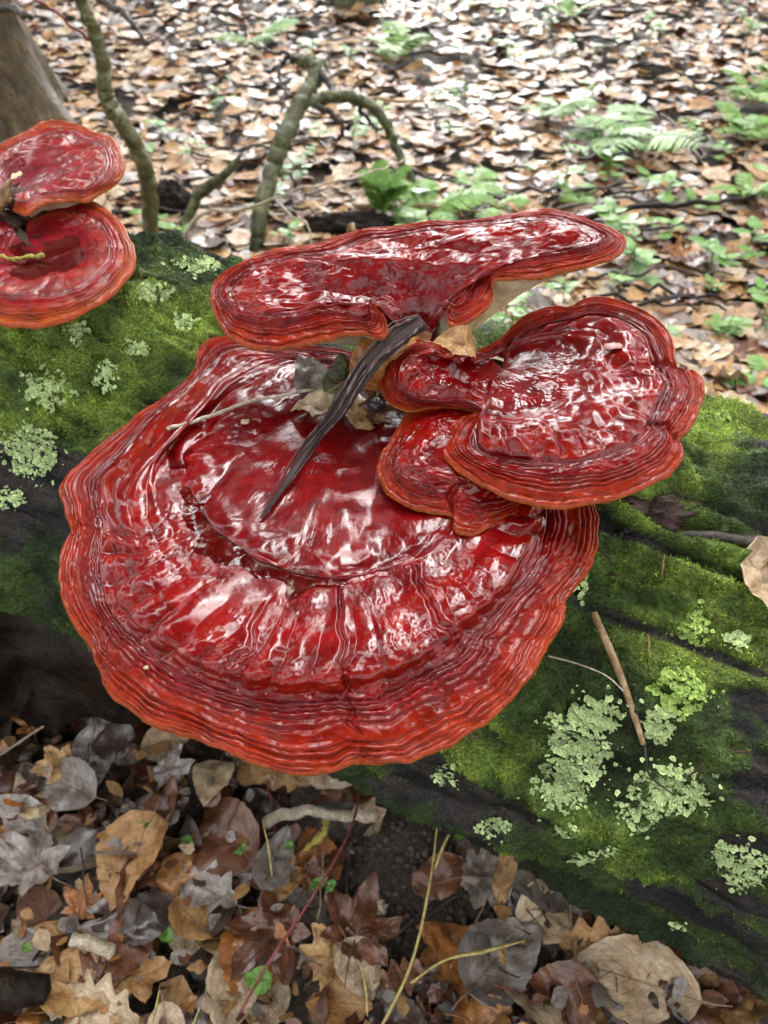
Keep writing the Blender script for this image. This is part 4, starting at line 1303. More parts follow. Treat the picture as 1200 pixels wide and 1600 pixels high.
# thin twig resting on the great bracket
pts = [on_cap(x, y, .0035 + k) for x, y, k in ((263, 677, 0), (300, 668, .001), (345, 653, .002), (390, 640, .003), (440, 632, .004), (492, 627, .006))]
branch('thin_twig', 'thin pale twig resting on the largest bracket, reaching under the wood strip', 'twig', jit(pts, .0015, 24, 3), np.linspace(.0014, .0010, 24), 'twigpale', 6, .4, 2)
pts = [at_z(592, 492, .552), at_z(603, 505, .546), at_z(612, 530, .54)]
branch('thin_twig', 'tiny reddish twig beside the stem of the saddle-shaped bracket', 'twig', pts, [.0007, .0006, .0005], 'twigtan', 5, .2, 2, 8)


def flake(px, py, size, mat, label, name, seed, dz=.0022):
    p = on_cap(px, py, dz)
    r = np.random.default_rng(seed)
    a = np.linspace(0, 2 * np.pi, 9, endpoint=False)
    R = size * r.uniform(0.7, 1.2, 9)
    topv = np.stack([p[0] + R * np.cos(a), p[1] + 0.8 * R * np.sin(a), p[2] + r.uniform(-.15, .3, 9) * size], -1)
    bot = topv - np.array([0, 0, size * 0.16])
    V = np.concatenate([topv, bot, [p + [0, 0, size * .25]], [p - [0, 0, size * .1]]])
    j = np.arange(9)
    F = np.concatenate([np.stack([np.full(9, 18), j, (j + 1) % 9], -1), np.stack([np.full(9, 19), 9 + (j + 1) % 9, 9 + j], -1), tri(np.stack([j, 9 + j, 9 + (j + 1) % 9, (j + 1) % 9], -1))])
    top_mesh(name, V, F, M[mat], label, 'flake', uv=np.stack([V[:, 0] * 20, V[:, 1] * 20], -1))


flake(383, 663, .0030, 'paleleaf', 'tiny pale seed scale lying on the largest bracket', 'seed_scale', 1)
M['petal'] = mat_leaf('pink_petal', (0.5, 0.25, 0.22), (0.55, 0.3, 0.26), (0.45, 0.2, 0.18), veins=False)
flake(958, 546, .0062, 'petal', 'small pinkish petal lying on the folded bracket', 'petal', 2)
flake(230, 1047, .0016, 'paleleaf', 'tiny cream crumb on the margin of the largest bracket', 'seed_scale', 3)
# yellow lichen twig in the left bracket
pts = [on_cap(x, y, .004) for x, y in ((-10, 405), (12, 410), (35, 412), (55, 409), (72, 410))]
M['yellow'] = mat_bark('yellow_lichen', (0.16, 0.13, 0.02), (0.34, 0.28, 0.05), (0.45, 0.42, 0.12), 400)
V, F = tube(jit(pts, .003, 30, 4), np.full(30, .0015), 8, 1.4, 7)
top_mesh('lichen_twig', V, tri(F), M['yellow'], 'yellow lichen-covered twig lying in the round left bracket', 'twig')
p = at_z(8, 296, .575)
V, F = tube([at_z(-6, 325, .565), at_z(4, 305, .572), at_z(18, 280, .582)], [.006, .005, .001], 10, .5, 6, 14)
top_mesh('wood_splinter', V, tri(F), M['stub'], 'tan wood splinter standing in the funnel of the rear left bracket', 'splinter')

# ------------------------------------------------------------------ things on the log
def on_log(px, py, dz=0.0):
    p, n_ = logH.pix(px, py)
    return p + n_ * dz


e0, e1 = on_log(929, 963, .010), on_log(998, 1152, .007)
pts = [e0 + (e1 - e0) * k + np.array([0, -.003, .005]) * math.sin(k * 3.14) for k in np.linspace(0, 1, 6)]
branch('dead_stalk', 'straight orange-brown stalk lying on the moss of the log', 'stalk', pts, [.0024, .0024, .0023, .0022, .002, .0016], 'twigtan', 8, .25, 3)
pts = [on_log(x, y, .006) for x, y in ((1000, 1150), (1005, 1180), (1022, 1205), (1048, 1238))]
branch('thin_twig', 'thin dark bent twig below the orange-brown stalk on the log', 'twig', pts, [.0009, .0008, .0007, .0005], 'twigdark', 6, .3, 3)
pts = [on_log(x, y, .006) for x, y in ((865, 1025), (900, 1043), (945, 1062), (968, 1085))]
branch('thin_twig', 'hair-thin grey twig crossing the moss towards the stalk', 'twig', pts, [.0006, .0006, .0005, .0004], 'twigpale', 5, .2, 4)
e0, e1 = on_log(1060, 828, .009), on_log(1215, 856, .009)
pts = [e0 + (e1 - e0) * k + np.array([0, -.002, .004]) * math.sin(k * 3.14) for k in np.linspace(0, 1, 6)]
branch('flat_stick', 'dark grey stick lying along the log by the pale leaf', 'stick', pts, [.002, .0036, .0040, .0045, .0050, .0045], 'twigdark', 9, .35, 6)
M['chunk'] = mat_bark('wet_bark_chunk', (0.012, 0.006, 0.004), (0.045, 0.020, 0.013), (0.11, 0.06, 0.045), 60, dist=.006)
p = on_log(1185, 915, .010)
put_leaf('ovate', 0, 'paleleaf', tuple(p), .052, 0.5, (0.55, 0.25), 'pale cream leaf lying on the wet bark of the log')
pts = [on_log(806, 1300, -.03), at_z(806, 1318, .16), at_z(797, 1350, .145), at_z(781, 1412, .115)]
s0 = on_log(806, 1310, -.02)
dirv = np.array([-.010, -.030, -.042])
pts = [s0, s0 + dirv * .4, s0 + dirv * .8, s0 + dirv * 1.25]
stub = thing('broken_branch', tuple(s0), 'broken split branch stub poking down from the underside of the log', 'branch stub')
V, F = tube(pts, [.0085, .0082, .0078, .0045], 18, .35, 4, 30, ridges=.5)
part('wood', stub, V, tri(F), M['stub'])
V2, F2 = tube([s0 + [.004, .001, 0], s0 + dirv * .35 + [.006, 0, .002], s0 + dirv * .62 + [.005, 0, .002]], [.0095, .0088, .005], 12, .4, 9, 18)
part('bark', stub, V2, tri(F2), M['mossbranch'], label='strip of greenish bark left on the stub')
bits = [(1040, 880), (955, 905), (1090, 1195), (1010, 1015), (1150, 1180), (940, 870), (820, 1045), (250, 470), (180, 500), (230, 430)]
for i, (x, y) in enumerate(bits):
    p, n_ = logH.pix(x, y)
    a = random.uniform(0, 6.28)
    d = np.cross(n_, [math.cos(a), math.sin(a), 0.2])
    d /= np.linalg.norm(d)
    L = random.uniform(.004, .010)
    V, F = tube([p + n_ * .005 - d * L, p + n_ * .0065, p + n_ * .005 + d * L], [.0003, .0009, .0004], 6, .5, i, 9)
    top_mesh('bark_splinter', V, tri(F), M['chunk' if i % 3 else 'twigtan'], 'small brown bark splinter stuck in the moss of the log', 'splinter', 'bark splinters on the log')

# rotten wood under the log
def lump(name, c, rad, label, cat, mat, seed, amp=.35):
    a = np.linspace(0.01, np.pi - .01, 40)[:, None]
    b = np.linspace(0, 2 * np.pi, 60, endpoint=False)[None]
    d = np.stack([np.sin(a) * np.cos(b), np.sin(a) * np.sin(b), np.cos(a) + 0 * b], -1)
    r = 1 + amp * fbm(d[..., 0] * 2.2 + seed, d[..., 1] * 2.2, d[..., 2] * 1.2, 4, seed) + amp * .35 * (ridged(d[..., 0] * 5, d[..., 1] * 5, d[..., 2] * 1.3, 3, seed + 3) - .5)
    V = np.array(c) + d * r[..., None] * np.array(rad)
    return top_mesh(name, V, grid_faces(40, 60, True), M[mat], label, cat)


lump('bark_chunk', tuple(on_log(1022, 800, .003)), (.030, .012, .010), 'brown chunk of wet bark beneath the folded bracket', 'bark', 'chunk', 41, .6)
lump('bark_chunk', tuple(at_z(18, 332, .548)), (.022, .016, .016), 'grey-brown bark chunk wedged between the two left brackets', 'bark', 'chunk', 43, .6)
lump('rotten_wood', (-.44, .55, .10), (.24, .12, .16), 'dark fissured rotten wood block propping the log in deep shade', 'rotten wood', 'rot', 3, .7)
p = gp(145, 1060)
branch('upright_stick', 'thin grey stick standing in the shade under the largest bracket', 'stick', [gp(148, 1075), at_z(146, 1030, .08), at_z(141, 985, .16)], [.004, .0038, .003], 'twigdark', 8, .3, 5)

# ------------------------------------------------------------------ front litter finds
def gl(px, py, dz):
    p = gp(px, py)
    return p + np.array([0, 0, dz])


branch('birch_stick', 'pale cream stick lying in the litter under the largest bracket', 'stick', jit([gl(418, 1304, .03), gl(470, 1290, .034), (gl(530, 1296, .034)), gl(588, 1298, .03)], .004, 24, 2), np.linspace(.0062, .0052, 24), 'twigpale', 10, .3, 2)
V, F = tube(jit([gl(482, 1348, .035), gl(500, 1338, .038), gl(514, 1322, .04), gl(512, 1308, .038)], .003, 26, 6), np.full(26, .0028), 8, 1.0, 8)
top_mesh('lichen_twig', V, tri(F), M['yellow'], 'short curved yellow lichen twig below the pale cream stick', 'twig')
branch('flat_stick', 'short pale stick lying among wet leaves at lower left', 'stick', [gl(128, 1482, .03), gl(160, 1492, .032), gl(190, 1502, .03)], [.006, .0065, .006], 'twigpale', 9, .4, 9)
branch('thin_twig', 'long straight grey twig lying in the shaded litter', 'twig', [gl(5, 1208, .03), gl(60, 1175, .035), gl(108, 1148, .04)], [.0014, .0013, .001], 'twigpale', 6, .2, 4)
branch('flat_stick', 'thick red-brown stick lying beside a tan curled leaf', 'stick', [gl(-40, 1580, .035), gl(30, 1565, .04), gl(92, 1562, .035)], [.018, .018, .012], 'orangewood' if 'orangewood' in M else 'rot', 12, .3, 9)
M['redstem'] = mat_bark('red_stem', (0.10, 0.02, 0.02), (0.22, 0.05, 0.045), (0.3, 0.1, 0.08), 100)
M['straw'] = mat_bark('straw_stem', (0.22, 0.17, 0.05), (0.42, 0.34, 0.11), (0.55, 0.48, 0.2), 100)
branch('red_stem', 'thin arching dark red stem rising through the litter', 'stem', [gl(370, 1610, .02), gl(430, 1535, .06), gl(500, 1450, .09), gl(545, 1370, .09), gl(562, 1300, .07), gl(560, 1250, .05)], [.0014, .0013, .0012, .0011, .0010, .0007], 'redstem', 6, .2, 3)
branch('dry_grass_stem', 'tall dry straw stem rising from the bare soil patch', 'grass stem', [gl(590, 1625, .02), gl(640, 1540, .07), gl(665, 1440, .11), gl(675, 1360, .12)], [.0014, .0013, .0011, .0007], 'straw', 6, .2, 3)
branch('dry_grass_stem', 'low bent straw stem with yellow blade over the grey leaf', 'grass stem', [gl(640, 1555, .04), gl(690, 1530, .06), gl(745, 1520, .065), gl(805, 1502, .06)], [.0010, .0011, .0018, .0006], 'straw', 6, .2, 4)
branch('dry_grass_stem', 'short straw blade beside the tall dry stem', 'grass stem', [gl(672, 1420, .10), gl(682, 1395, .11), gl(692, 1375, .115)], [.0008, .0016, .0004], 'straw', 6, .2, 5)
for i, (x0, y0, x1, y1) in enumerate([(250, 1610, 270, 1575), (575, 1600, 565, 1535), (430, 1390, 420, 1320), (300, 1640, 330, 1600)]):
    branch('dry_grass_stem', 'single yellowed grass blade among the wet leaves', 'grass stem', [gl(x0, y0, .03), gl((x0 + x1) / 2 + 3, (y0 + y1) / 2, .05), gl(x1, y1, .06)], [.0009, .0012, .0004], 'straw', 6, .2, 6 + i, 14, 'yellowed grass blades')
for i in range(34):
    px, py = random.uniform(0, 1200), random.uniform(1130, 1600)
    p = gl(px, py, .026)
    a = random.uniform(0, 6.28)
    L = random.uniform(.015, .05)
    d = np.array([math.cos(a), math.sin(a), random.uniform(-.1, .2)]) * L
    branch('fine_twig', 'fine dark twig scattered on the litter before the log', 'twig', jit([p - d, p, p + d], .004, 10, i), np.linspace(.0012, .0006, 10), random.choice(['twigdark', 'twigtan', 'twigdark', 'redstem']), 5, .3, i, 10, 'fine twigs before the log')
t5 = (1 + 5 ** .5) / 2
ICO = np.array([[-1, t5, 0], [1, t5, 0], [-1, -t5, 0], [1, -t5, 0], [0, -1, t5], [0, 1, t5], [0, -1, -t5], [0, 1, -t5], [t5, 0, -1], [t5, 0, 1], [-t5, 0, -1], [-t5, 0, 1]]) / 1.9
ICF = np.array([[0, 11, 5], [0, 5, 1], [0, 1, 7], [0, 7, 10], [0, 10, 11], [1, 5, 9], [5, 11, 4], [11, 10, 2], [10, 7, 6], [7, 1, 8], [3, 9, 4], [3, 4, 2], [3, 2, 6], [3, 6, 8], [3, 8, 9], [4, 9, 5], [2, 4, 11], [6, 2, 10], [8, 6, 7], [9, 8, 1]])
nc = 520
ca_ = r_.uniform(0, 6.283, nc)
cr_ = np.sqrt(r_.uniform(0, 1, nc))
cxy = np.stack([.012 + .10 * cr_ * np.cos(ca_), .262 + .085 * cr_ * np.sin(ca_)], -1)
csz = r_.uniform(.0012, .0052, nc) * r_.uniform(.5, 1.2, nc)
CV = np.concatenate([cxy, (ground_z(cxy[:, 0], cxy[:, 1]) - .003)[:, None]], -1)[:, None] + ICO[None] * csz[:, None, None] * r_.uniform(.6, 1.3, (nc, 12, 1))
M['clod'] = mat_bark('soil_clod', (0.05, 0.035, 0.024), (0.10, 0.075, 0.055), (0.17, 0.135, 0.10), 120, dist=.003)
link('soil_crumbs', mesh_np('soil_crumbs', CV, (ICF[None] + (np.arange(nc) * 12)[:, None, None]).reshape(-1, 3), M['clod']), None, 'crumbled grey-brown earth of the bare soil patch', 'soil', kind='stuff')
lump('stone', tuple(gl(592, 1425, .012)), (.008, .007, .006), 'small cream stone on the bare soil patch', 'stone', 'twigpale', 21, .3)
lump('stone', tuple(gl(608, 1452, .012)), (.007, .006, .005), 'smaller buff stone beside the cream stone', 'stone', 'twigpale', 22, .3)
for i, (x, y, s_) in enumerate([(415, 1545, .030), (272, 1480, .016), (300, 1335, .014), (500, 1400, .018), (520, 1405, .014), (385, 1350, .014), (455, 1345, .012), (235, 1310, .010), (60, 1500, .014), (715, 1330, .014), (640, 1300, .010)]):
    put_leaf('ovate', i, 'green', tuple(gl(x, y, .034)), s_, random.uniform(0, 6), (random.uniform(-.5, .5), random.uniform(-.5, .5)), 'small fresh green leaf lying among the brown litter', 'fresh green leaves in the litter', 'green_leaf')

# ------------------------------------------------------------------ behind the log
def fern_frond(L, np_, seed, wide=.30):
    r = np.random.default_rng(seed)
    t = np.linspace(0, 1, 14)
    P = np.stack([0.06 * L * np.sin(t * 2 + seed), L * t * (1 - .12 * t), L * (.55 * t - .62 * t ** 2)], -1)
    parts = [tube(P, np.linspace(.0022, .0008, 14), 4)]
    for i in range(np_):
        k = .12 + .86 * i / np_
        c = np.array([np.interp(k, t, P[:, q]) for q in range(3)])
        ln = L * wide * math.sin(math.pi * (k * .86 + .12)) ** .8
        for sd_ in (-1, 1):
            d = np.array([sd_, .45, -.15 + r.uniform(-.15, .15)])
            d /= np.linalg.norm(d)
            e = np.array([-.45 * sd_, 1, 0.])
            w = L / np_ * .46
            rows = []
            for q, ww in ((0, .5), (.2, 1), (.35, .62), (.5, .9), (.65, .5), (.8, .6), (1, .05)):
                cc = c + d * ln * q + np.array([0, 0, -.12 * ln * q * q])
                rows.append([cc - e * w * ww, cc + np.array([0, 0, .12 * w]), cc + e * w * ww])
            parts.append((np.array(rows).reshape(-1, 3), grid_faces(7, 3)))
    return joinm(parts)


M['fern'] = mat_bark('fern_green', (0.06, 0.14, 0.025), (0.14, 0.27, 0.05), (0.25, 0.40, 0.09), 30, rough=.5, bump=.2)
M['fernblue'] = mat_bark('pale_fern_green', (0.10, 0.18, 0.06), (0.20, 0.32, 0.12), (0.32, 0.45, 0.2), 30, rough=.5, bump=.2)
FR = []
for mt in ('fern', 'fernblue'):
    for i in range(3):
        V, F = fern_frond(.2, 15, 200 + i, (.26, .3, .34)[i])
        FR.append(mesh_np('frond', V, F, M[mt]))


def fern(px, py, size, nf, label, pale=0, up=.2, spread=6.28, a0=0.0, group=None):
    p = gp(px, py)
    o = thing('fern', tuple(p), label, 'fern', group)
    for i in range(nf):
        f = link('frond', FR[pale * 3 + i % 3], o)
        s_ = size / .2 * random.uniform(.75, 1.15)
        f.scale = (s_, s_, s_)
        f.rotation_euler = (up + random.uniform(-.15, .25), random.uniform(-.2, .2), a0 + spread * (i + random.uniform(-.2, .2)) / nf)
        f.location = (0, 0, .012)


fern(598, 345, .15, 7, 'bright upright fern tuft behind the saddle-shaped bracket', 0, 1.0)
fern(668, 345, .16, 5, 'low dark fern beside the bright upright fern tuft', 0, .3)
for i, (x, y, s_, pl) in enumerate([(735, 300, .12, 0), (770, 335, .10, 0), (860, 190, .15, 1), (945, 225, .17, 1), (1000, 240, .22, 1), (900, 320, .09, 0), (1175, 160, .18, 0), (1165, 220, .14, 0), (1165, 315, .11, 0), (1085, 330, .08, 0), (1180, 600, .09, 0), (985, 450, .08, 1), (1120, 525, .05, 0), (625, 90, .20, 0), (400, 75, .18, 1), (890, 35, .18, 0), (830, 500, .07, 1)]):
    fern(x, y, s_, random.randint(3, 5), 'pale feathery fern spreading low over the brown leaves' if pl else 'small green fern growing through the leaf litter behind the log', pl, .25, 6.28, random.uniform(0, 6), 'pale ferns behind the log' if pl else 'green ferns behind the log')

# seedlings
def seedling_mesh(seed):
    r = np.random.default_rng(seed)
    parts = [tube([[0, 0, 0], [.003, .002, .02], [0, .004, .04]], [.0012, .001, .0008], 4)]
    for i in range(5):
        V, F, uv = LO[i]
        a = r.uniform(0, 6.28)
        s_ = r.uniform(.02, .04)
        W = V * s_
        W[:, 1] += s_ * .5
        W[:, 2] += .4 * W[:, 1] * r.uniform(-.3, .8)
        R = np.array([[math.cos(a), -math.sin(a), 0], [math.sin(a), math.cos(a), 0], [0, 0, 1]])
        parts.append((W @ R.T + [0, .003, .02 + .004 * i], F))
    V, F = joinm(parts)
    return mesh_np('seedling', V, F, M['green'], uv=V[:, :2] * 20)


SD = [seedling_mesh(i) for i in range(4)]
for i in range(130):
    while True:
        px, py = random.uniform(200, 1200), random.uniform(5, 560)
        d = float(fbm(px / 170, py / 110, 0, 2, 900)) + (.18 if px > 800 else 0)
        if d > 0.02 and random.random() < .9:
            break
    p = gp(px, py)
    o = link('seedling', SD[i % 4], None, 'tiny green woodland seedling among the fallen leaves behind the log', 'seedling', 'green seedlings behind the log')
    o.location = (p[0], p[1], p[2] + .012)
    s_ = random.uniform(.7, 1.7)
    o.scale = (s_, s_, s_)
    o.rotation_euler = (0, 0, random.uniform(0, 6.28))

# mossy fallen branch with its forks
fb = thing('fallen_branch', tuple(gp(398, 395)), 'crooked mossy dead branch forking above the leaf litter behind the log', 'branch')
fpts = [gp(396, 400) - [0, 0, .02], at_z(405, 345, .06), at_z(420, 280, .11), at_z(442, 222, .16), at_z(468, 165, .20), at_z(495, 112, .24), at_z(487, 98, .245), at_z(455, 90, .25)]
V, F = tube(jit(fpts, .012, 60, 2), np.interp(np.linspace(0, 1, 60), [0, .6, .85, 1], [.017, .019, .015, .009]), 14, .22, 11)
part('stem', fb, V, tri(F), M['mossbranch'])
for i, (pp_, r0, r1) in enumerate([([at_z(488, 158, .215), at_z(525, 152, .22), at_z(565, 158, .21), at_z(598, 185, .18), at_z(615, 222, .13), at_z(632, 262, .08), at_z(657, 300, .02)], .015, .009), ([at_z(500, 110, .24), at_z(512, 128, .235), at_z(525, 150, .22)], .010, .008), ([at_z(495, 165, .21), at_z(520, 180, .19), at_z(535, 200, .16), at_z(520, 240, .10)], .008, .004), ([at_z(450, 90, .25), at_z(436, 105, .23), at_z(440, 130, .21), at_z(452, 150, .2)], .006, .003), ([at_z(470, 92, .25), at_z(430, 80, .27), at_z(390, 70, .29)], .006, .003), ([at_z(560, 165, .2), at_z(580, 195, .14), at_z(590, 205, .12)], .006, .003)]):
    V, F = tube(jit(pp_, .008, 24, 20 + i), np.linspace(r0, r1, 24), 9, .2, 30 + i)
    part('fork', fb, V, tri(F), M['mossbranch' if i < 1 else 'twigdark'])
branch('dead_snag', 'short dark snag with moss angling up behind the log', 'snag', jit([gp(280, 392), at_z(292, 345, .05), at_z(312, 305, .10), at_z(335, 285, .13), at_z(356, 270, .16), at_z(376, 243, .19)], .006, 30, 5), np.interp(np.linspace(0, 1, 30), [0, .5, .9, 1], [.010, .013, .008, .004]), 'mossbranch', 11, .25, 15)
branch('thin_twig', 'long pale bare twig reaching across in front of the mossy branch', 'twig', jit([at_z(284, 378, .08), at_z(312, 335, .13), at_z(360, 330, .14), at_z(410, 318, .16), at_z(460, 295, .19), at_z(540, 280, .20), at_z(600, 262, .2), at_z(650, 240, .2)], .006, 50, 6), np.linspace(.0042, .0012, 50), 'twigpale', 6, .3, 16)
branch('thin_twig', 'forked pale twig hanging below the long bare twig', 'twig', jit([at_z(430, 312, .16), at_z(455, 335, .14), at_z(480, 350, .13), at_z(488, 385, .1)], .004, 20, 7), np.linspace(.003, .001, 20), 'twigpale', 6, .3, 17)
lump('rotten_stump', tuple(gp(262, 352) + [0, .06, .02]), (.055, .04, .055), 'dark wet rotten stump behind the left brackets', 'stump', 'rot', 31)
lump('rotten_stump', tuple(gp(550, 370) + [0, .02, .01]), (.10, .03, .035), 'low dark lump of rotten wood behind the saddle-shaped bracket', 'stump', 'rot', 35)

# young sapling with dead side twigs
sy = 1.45
sap = thing('sapling', (float(at_y(238, 380, sy)[0]), sy, 0.0), 'slender crooked greenish sapling standing behind the left brackets', 'sapling')
q = at_y(238, 380, sy)
spts = [np.array([q[0], sy, -.02]), q, at_y(233, 310, sy), at_y(226, 262, sy), at_y(204, 212, sy), at_y(176, 172, sy), at_y(163, 140, sy), at_y(160, 95, sy), at_y(146, 45, sy), at_y(122, -20, sy), at_y(112, -160, sy), at_y(120, -420, sy)]
V, F = tube(jit(spts, .004, 90, 9), np.interp(np.linspace(0, 1, 90), [0, .4, 1], [.016, .0145, .009]), 14, .10, 19)
M['sapling'] = mat_bark('sapling_bark', (0.025, 0.022, 0.008), (0.085, 0.08, 0.025), (0.30, 0.30, 0.20), 45)
part('stem', sap, V, tri(F), M['sapling'])
for i, (pp_, r0, r1, mt) in enumerate([([at_y(115, -40, sy), at_y(152, -8, sy - .02), at_y(175, 10, sy - .04), at_y(190, 18, sy - .05), at_y(212, 45, sy - .07), at_y(231, 71, sy - .08)], .007, .003, 'twigdark'), ([at_y(140, 62, sy), at_y(110, 38, sy - .02), at_y(80, 15, sy - .04), at_y(40, -8, sy - .05)], .0025, .002, 'redstem')]):
    V, F = tube(jit(pp_, .004, 26, 40 + i), np.linspace(r0, r1, 26), 8, .3, 50 + i)
    part('branch', sap, V, tri(F), M[mt])

# standing trees
def standing_tree(loc, r0, hgt, label, mat, seed, lean=(0, 0), flare=1.0, low=()):
    o = thing('tree', tuple(loc), label, 'tree')
    n_, k = 90, 44
    z = np.concatenate([np.linspace(-.1, 1.0, 60), np.linspace(1.1, hgt, 30)])
    a = np.linspace(0, 2 * np.pi, k, endpoint=False)
    rad = r0 * (1 - .5 * np.clip(z / hgt, 0, 1)) + flare * r0 * .55 * np.exp(-np.maximum(z, 0) / .16)
    rt = 1 + (.18 * np.exp(-np.maximum(z, 0) / .2))[:, None] * np.sin(a * 5 + seed)[None]
    rt = rt + .10 * fbm(np.cos(a)[None] * 3 + 0 * z[:, None], np.sin(a)[None] * 3, z[:, None] * 2.2, 4, seed)
    V = np.stack([loc[0] + lean[0] * z[:, None] + rad[:, None] * rt * np.cos(a), loc[1] + lean[1] * z[:, None] + rad[:, None] * rt * np.sin(a), loc[2] + z[:, None] + 0 * a], -1)
    part('trunk', o, V, grid_faces(n_, k, True), M[mat])
    return o


tl = standing_tree(gp(-25, 190), .17, 7.0, 'thick tan-barked tree trunk rising behind the left brackets', 'trunk', 3, (0.0, 0.0))
for i, pp_ in enumerate([[at_y(-20, 15, 2.0), at_y(15, 12, 1.95), at_y(35, 22, 1.9), at_y(52, 26, 1.9)]]):
    V, F = tube(jit(pp_, .006, 20, 60), np.linspace(.010, .006, 20), 8, .4, 61)
    part('dead_branch', tl, V, tri(F), M['twigdark'])
standing_tree(gp(552, 16) + [0, .1, 0], .07, 6.0, 'dark mossy base of a distant tree at the top of the slope', 'mossbranch', 5)

# sticks scattered over the far litter
for i in range(46):
    px, py = random.uniform(250, 1200), random.uniform(0, 560)
    p = gp(px, py) + [0, 0, .025]
    a = random.uniform(-.5, .5) + (1.57 if random.random() < .25 else 0)
    L = random.uniform(.03, .16) * (.6 + .4 * p[1])
    d = np.array([math.cos(a), math.sin(a), random.uniform(-.03, .06)]) * L
    branch('fallen_stick', 'dark fallen stick lying on the leaves behind the log', 'stick', jit([p - d, p + [0, 0, .01], p + d], .02, 12, 70 + i), np.linspace(.005, .0022, 12) * random.uniform(.5, 1.4), random.choice(['twigdark', 'twigdark', 'rot', 'twigtan']), 6, .3, i, 12, 'fallen sticks behind the log')
branch('fallen_stick', 'long brown stick crossing the leaves beside the far ferns', 'stick', jit([gl(860, 372, .03), gl(980, 352, .04), gl(1090, 345, .04), gl(1210, 330, .04)], .01, 24, 3), np.linspace(.008, .005, 24), 'rot', 8, .3, 3)

# ------------------------------------------------------------------ unseen wood outside the picture, trees and leaves set to darken the mirrored sky
def wood_tree(x, y, hgt, seed, r0):
    r = np.random.default_rng(seed)
    parts, leaves = [], []
    z0 = float(ground_z(x, y))
    top = np.array([x + r.normal(0, .4), y + r.normal(0, .4), z0 + hgt])
    P = jit([[x, y, z0 - .1], [x * .97 + top[0] * .03, y, z0 + hgt * .4], top], .25, 14, seed)
    rad = np.linspace(r0, .03, 14)
    parts.append(tube(P, rad, 7))

    def limb(a, d, L, rr, lev):
        m = a + d * L * .5 + r.normal(0, .10 * L, 3)
        e = a + d * L + np.array([0, 0, .12 * L]) + r.normal(0, .1 * L, 3)
        T = np.array([a, m, e])
        parts.append(tube(T, [rr, rr * .7, rr * .35], 3))
        if lev == 0:
            for _ in range(8):
                leaves.append(a + (e - a) * r.uniform(.3, 1.1) + r.normal(0, .14, 3))
            return
        for _ in range(4):
            k = r.uniform(.3, 1)
            b = a + (e - a) * k
            dd = d + r.normal(0, .65, 3)
            dd /= np.linalg.norm(dd)
            limb(b, dd, L * r.uniform(.4, .62), rr * .5, lev - 1)

    for i in range(int(hgt * 1.5)):
        k = r.uniform(.3, .98)
        a = np.array([np.interp(k, np.linspace(0, 1, 14), P[:, c]) for c in range(3)])
        th = r.uniform(0, 6.28)
        d = np.array([math.cos(th), math.sin(th), r.uniform(.1, .7)])
        d /= np.linalg.norm(d)
        limb(a, d, hgt * .24 * (1.15 - k), .045 * (1.2 - k), 2)
    return joinm(parts), np.array(leaves)


wp, wl = [], []
spots = [(-3.2, 6.6, 12, .16), (-2.4, 5.6, 12, .14), (3.2, 5.8, 12, .15), (4.4, 7.4, 13, .2), (-5.2, 8.6, 14, .18), (6.6, 8.8, 14, .18), (-2.6, 9.8, 16, .22), (4.2, 10.8, 16, .24), (-7.6, 10.2, 15, .2), (-4.6, 4.6, 10, .12), (5.4, 4.6, 11, .12), (-8.5, -1.6, 12, .2), (9.2, -2.0, 13, .18), (-1.4, -2.4, 14, .16), (1.8, -1.9, 13, .15), (0.2, -1.7, 15, .16), (-3.6, 0.4, 14, .16), (3.9, 0.2, 14, .16)]
for i, (x, y, hg, r0) in enumerate(spots):
    a, b = wood_tree(x, y, hg, 600 + i, r0)
    wp.append(a)
    wl.append(b)
wl = np.concatenate(wl)
nl = len(wl)
r_ = np.random.default_rng(8)
d1 = r_.normal(0, 1, (nl, 3))
d1 /= np.linalg.norm(d1, axis=1, keepdims=True)
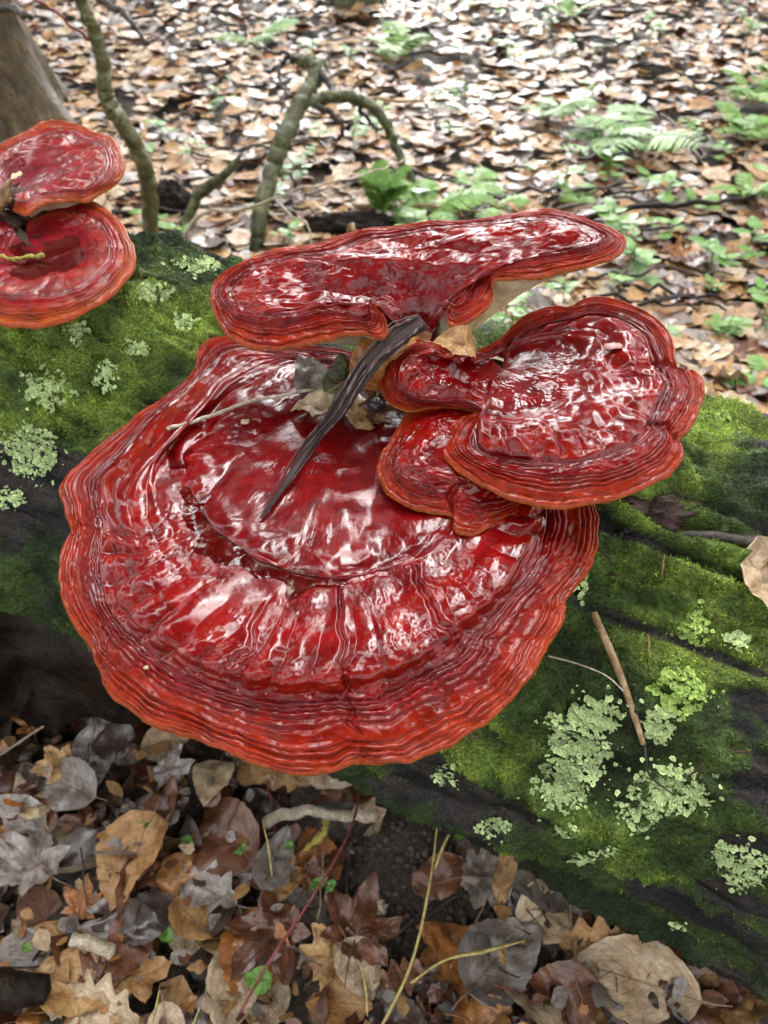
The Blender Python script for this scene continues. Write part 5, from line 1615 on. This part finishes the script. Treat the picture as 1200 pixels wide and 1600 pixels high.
d2 = np.cross(d1, r_.normal(0, 1, (nl, 3)))
d2 /= np.linalg.norm(d2, axis=1, keepdims=True)
nu_ = 9000
th = r_.uniform(0, 2 * np.pi, nu_)
rd = r_.uniform(7.5, 17, nu_)
ux, uy = rd * np.sin(th), 1.0 + rd * np.cos(th)
uz = 7.5 * r_.uniform(0, 1, nu_) ** 1.2
keepu = ((uy > 7.0) & (np.abs(ux - .4) > 1.2 + .12 * uy)) | (np.abs(ux) > 6.0 + 0.5 * np.abs(uy)) | (uy < -4)
keepu &= noise(ux * .35, uy * .35, uz * .3, 44) > -.25
wl = np.concatenate([wl, np.stack([ux, uy, uz], -1)[keepu]])
ns_, nl = nl, len(wl)
d1 = r_.normal(0, 1, (nl, 3))
d1 /= np.linalg.norm(d1, axis=1, keepdims=True)
d2 = np.cross(d1, r_.normal(0, 1, (nl, 3)))
d2 /= np.linalg.norm(d2, axis=1, keepdims=True)
s_ = r_.uniform(.12, .26, nl)[:, None]
s_[ns_:] *= 1.7
LVv = np.stack([wl - d1 * s_, wl + d2 * s_ * .6, wl + d1 * s_, wl - d2 * s_ * .6], 1).reshape(-1, 3)
LFf = np.arange(nl * 4).reshape(-1, 4)
WV, WF = joinm(wp)
V = np.concatenate([WV, LVv])
F = np.concatenate([WF, tri(LFf) + len(WV)])
mi = np.concatenate([np.zeros(len(WF), int), np.ones(nl * 2, int)])
M['woodleaf'] = mat_leaf('canopy_leaf', (0.05, 0.09, 0.02), (0.09, 0.14, 0.03), (0.06, 0.08, 0.02), coat=0, veins=False)
me = mesh_np('unseen_wood', V, F, mats=[M['twigdark'], M['woodleaf']], midx=mi, uv=V[:, :2] * .5)
link('unseen_wood', me, None, 'unseen tall thin-leaved trees added to darken and gap the sky mirrored in wet surfaces', 'woodland', kind='stuff')
print('TRIS', sum(len(o.data.polygons) * (2 if len(o.data.polygons) and o.data.polygons[0].loop_total == 4 else 1) for o in bpy.data.objects if o.type == 'MESH'), 'objects', len(bpy.data.objects))
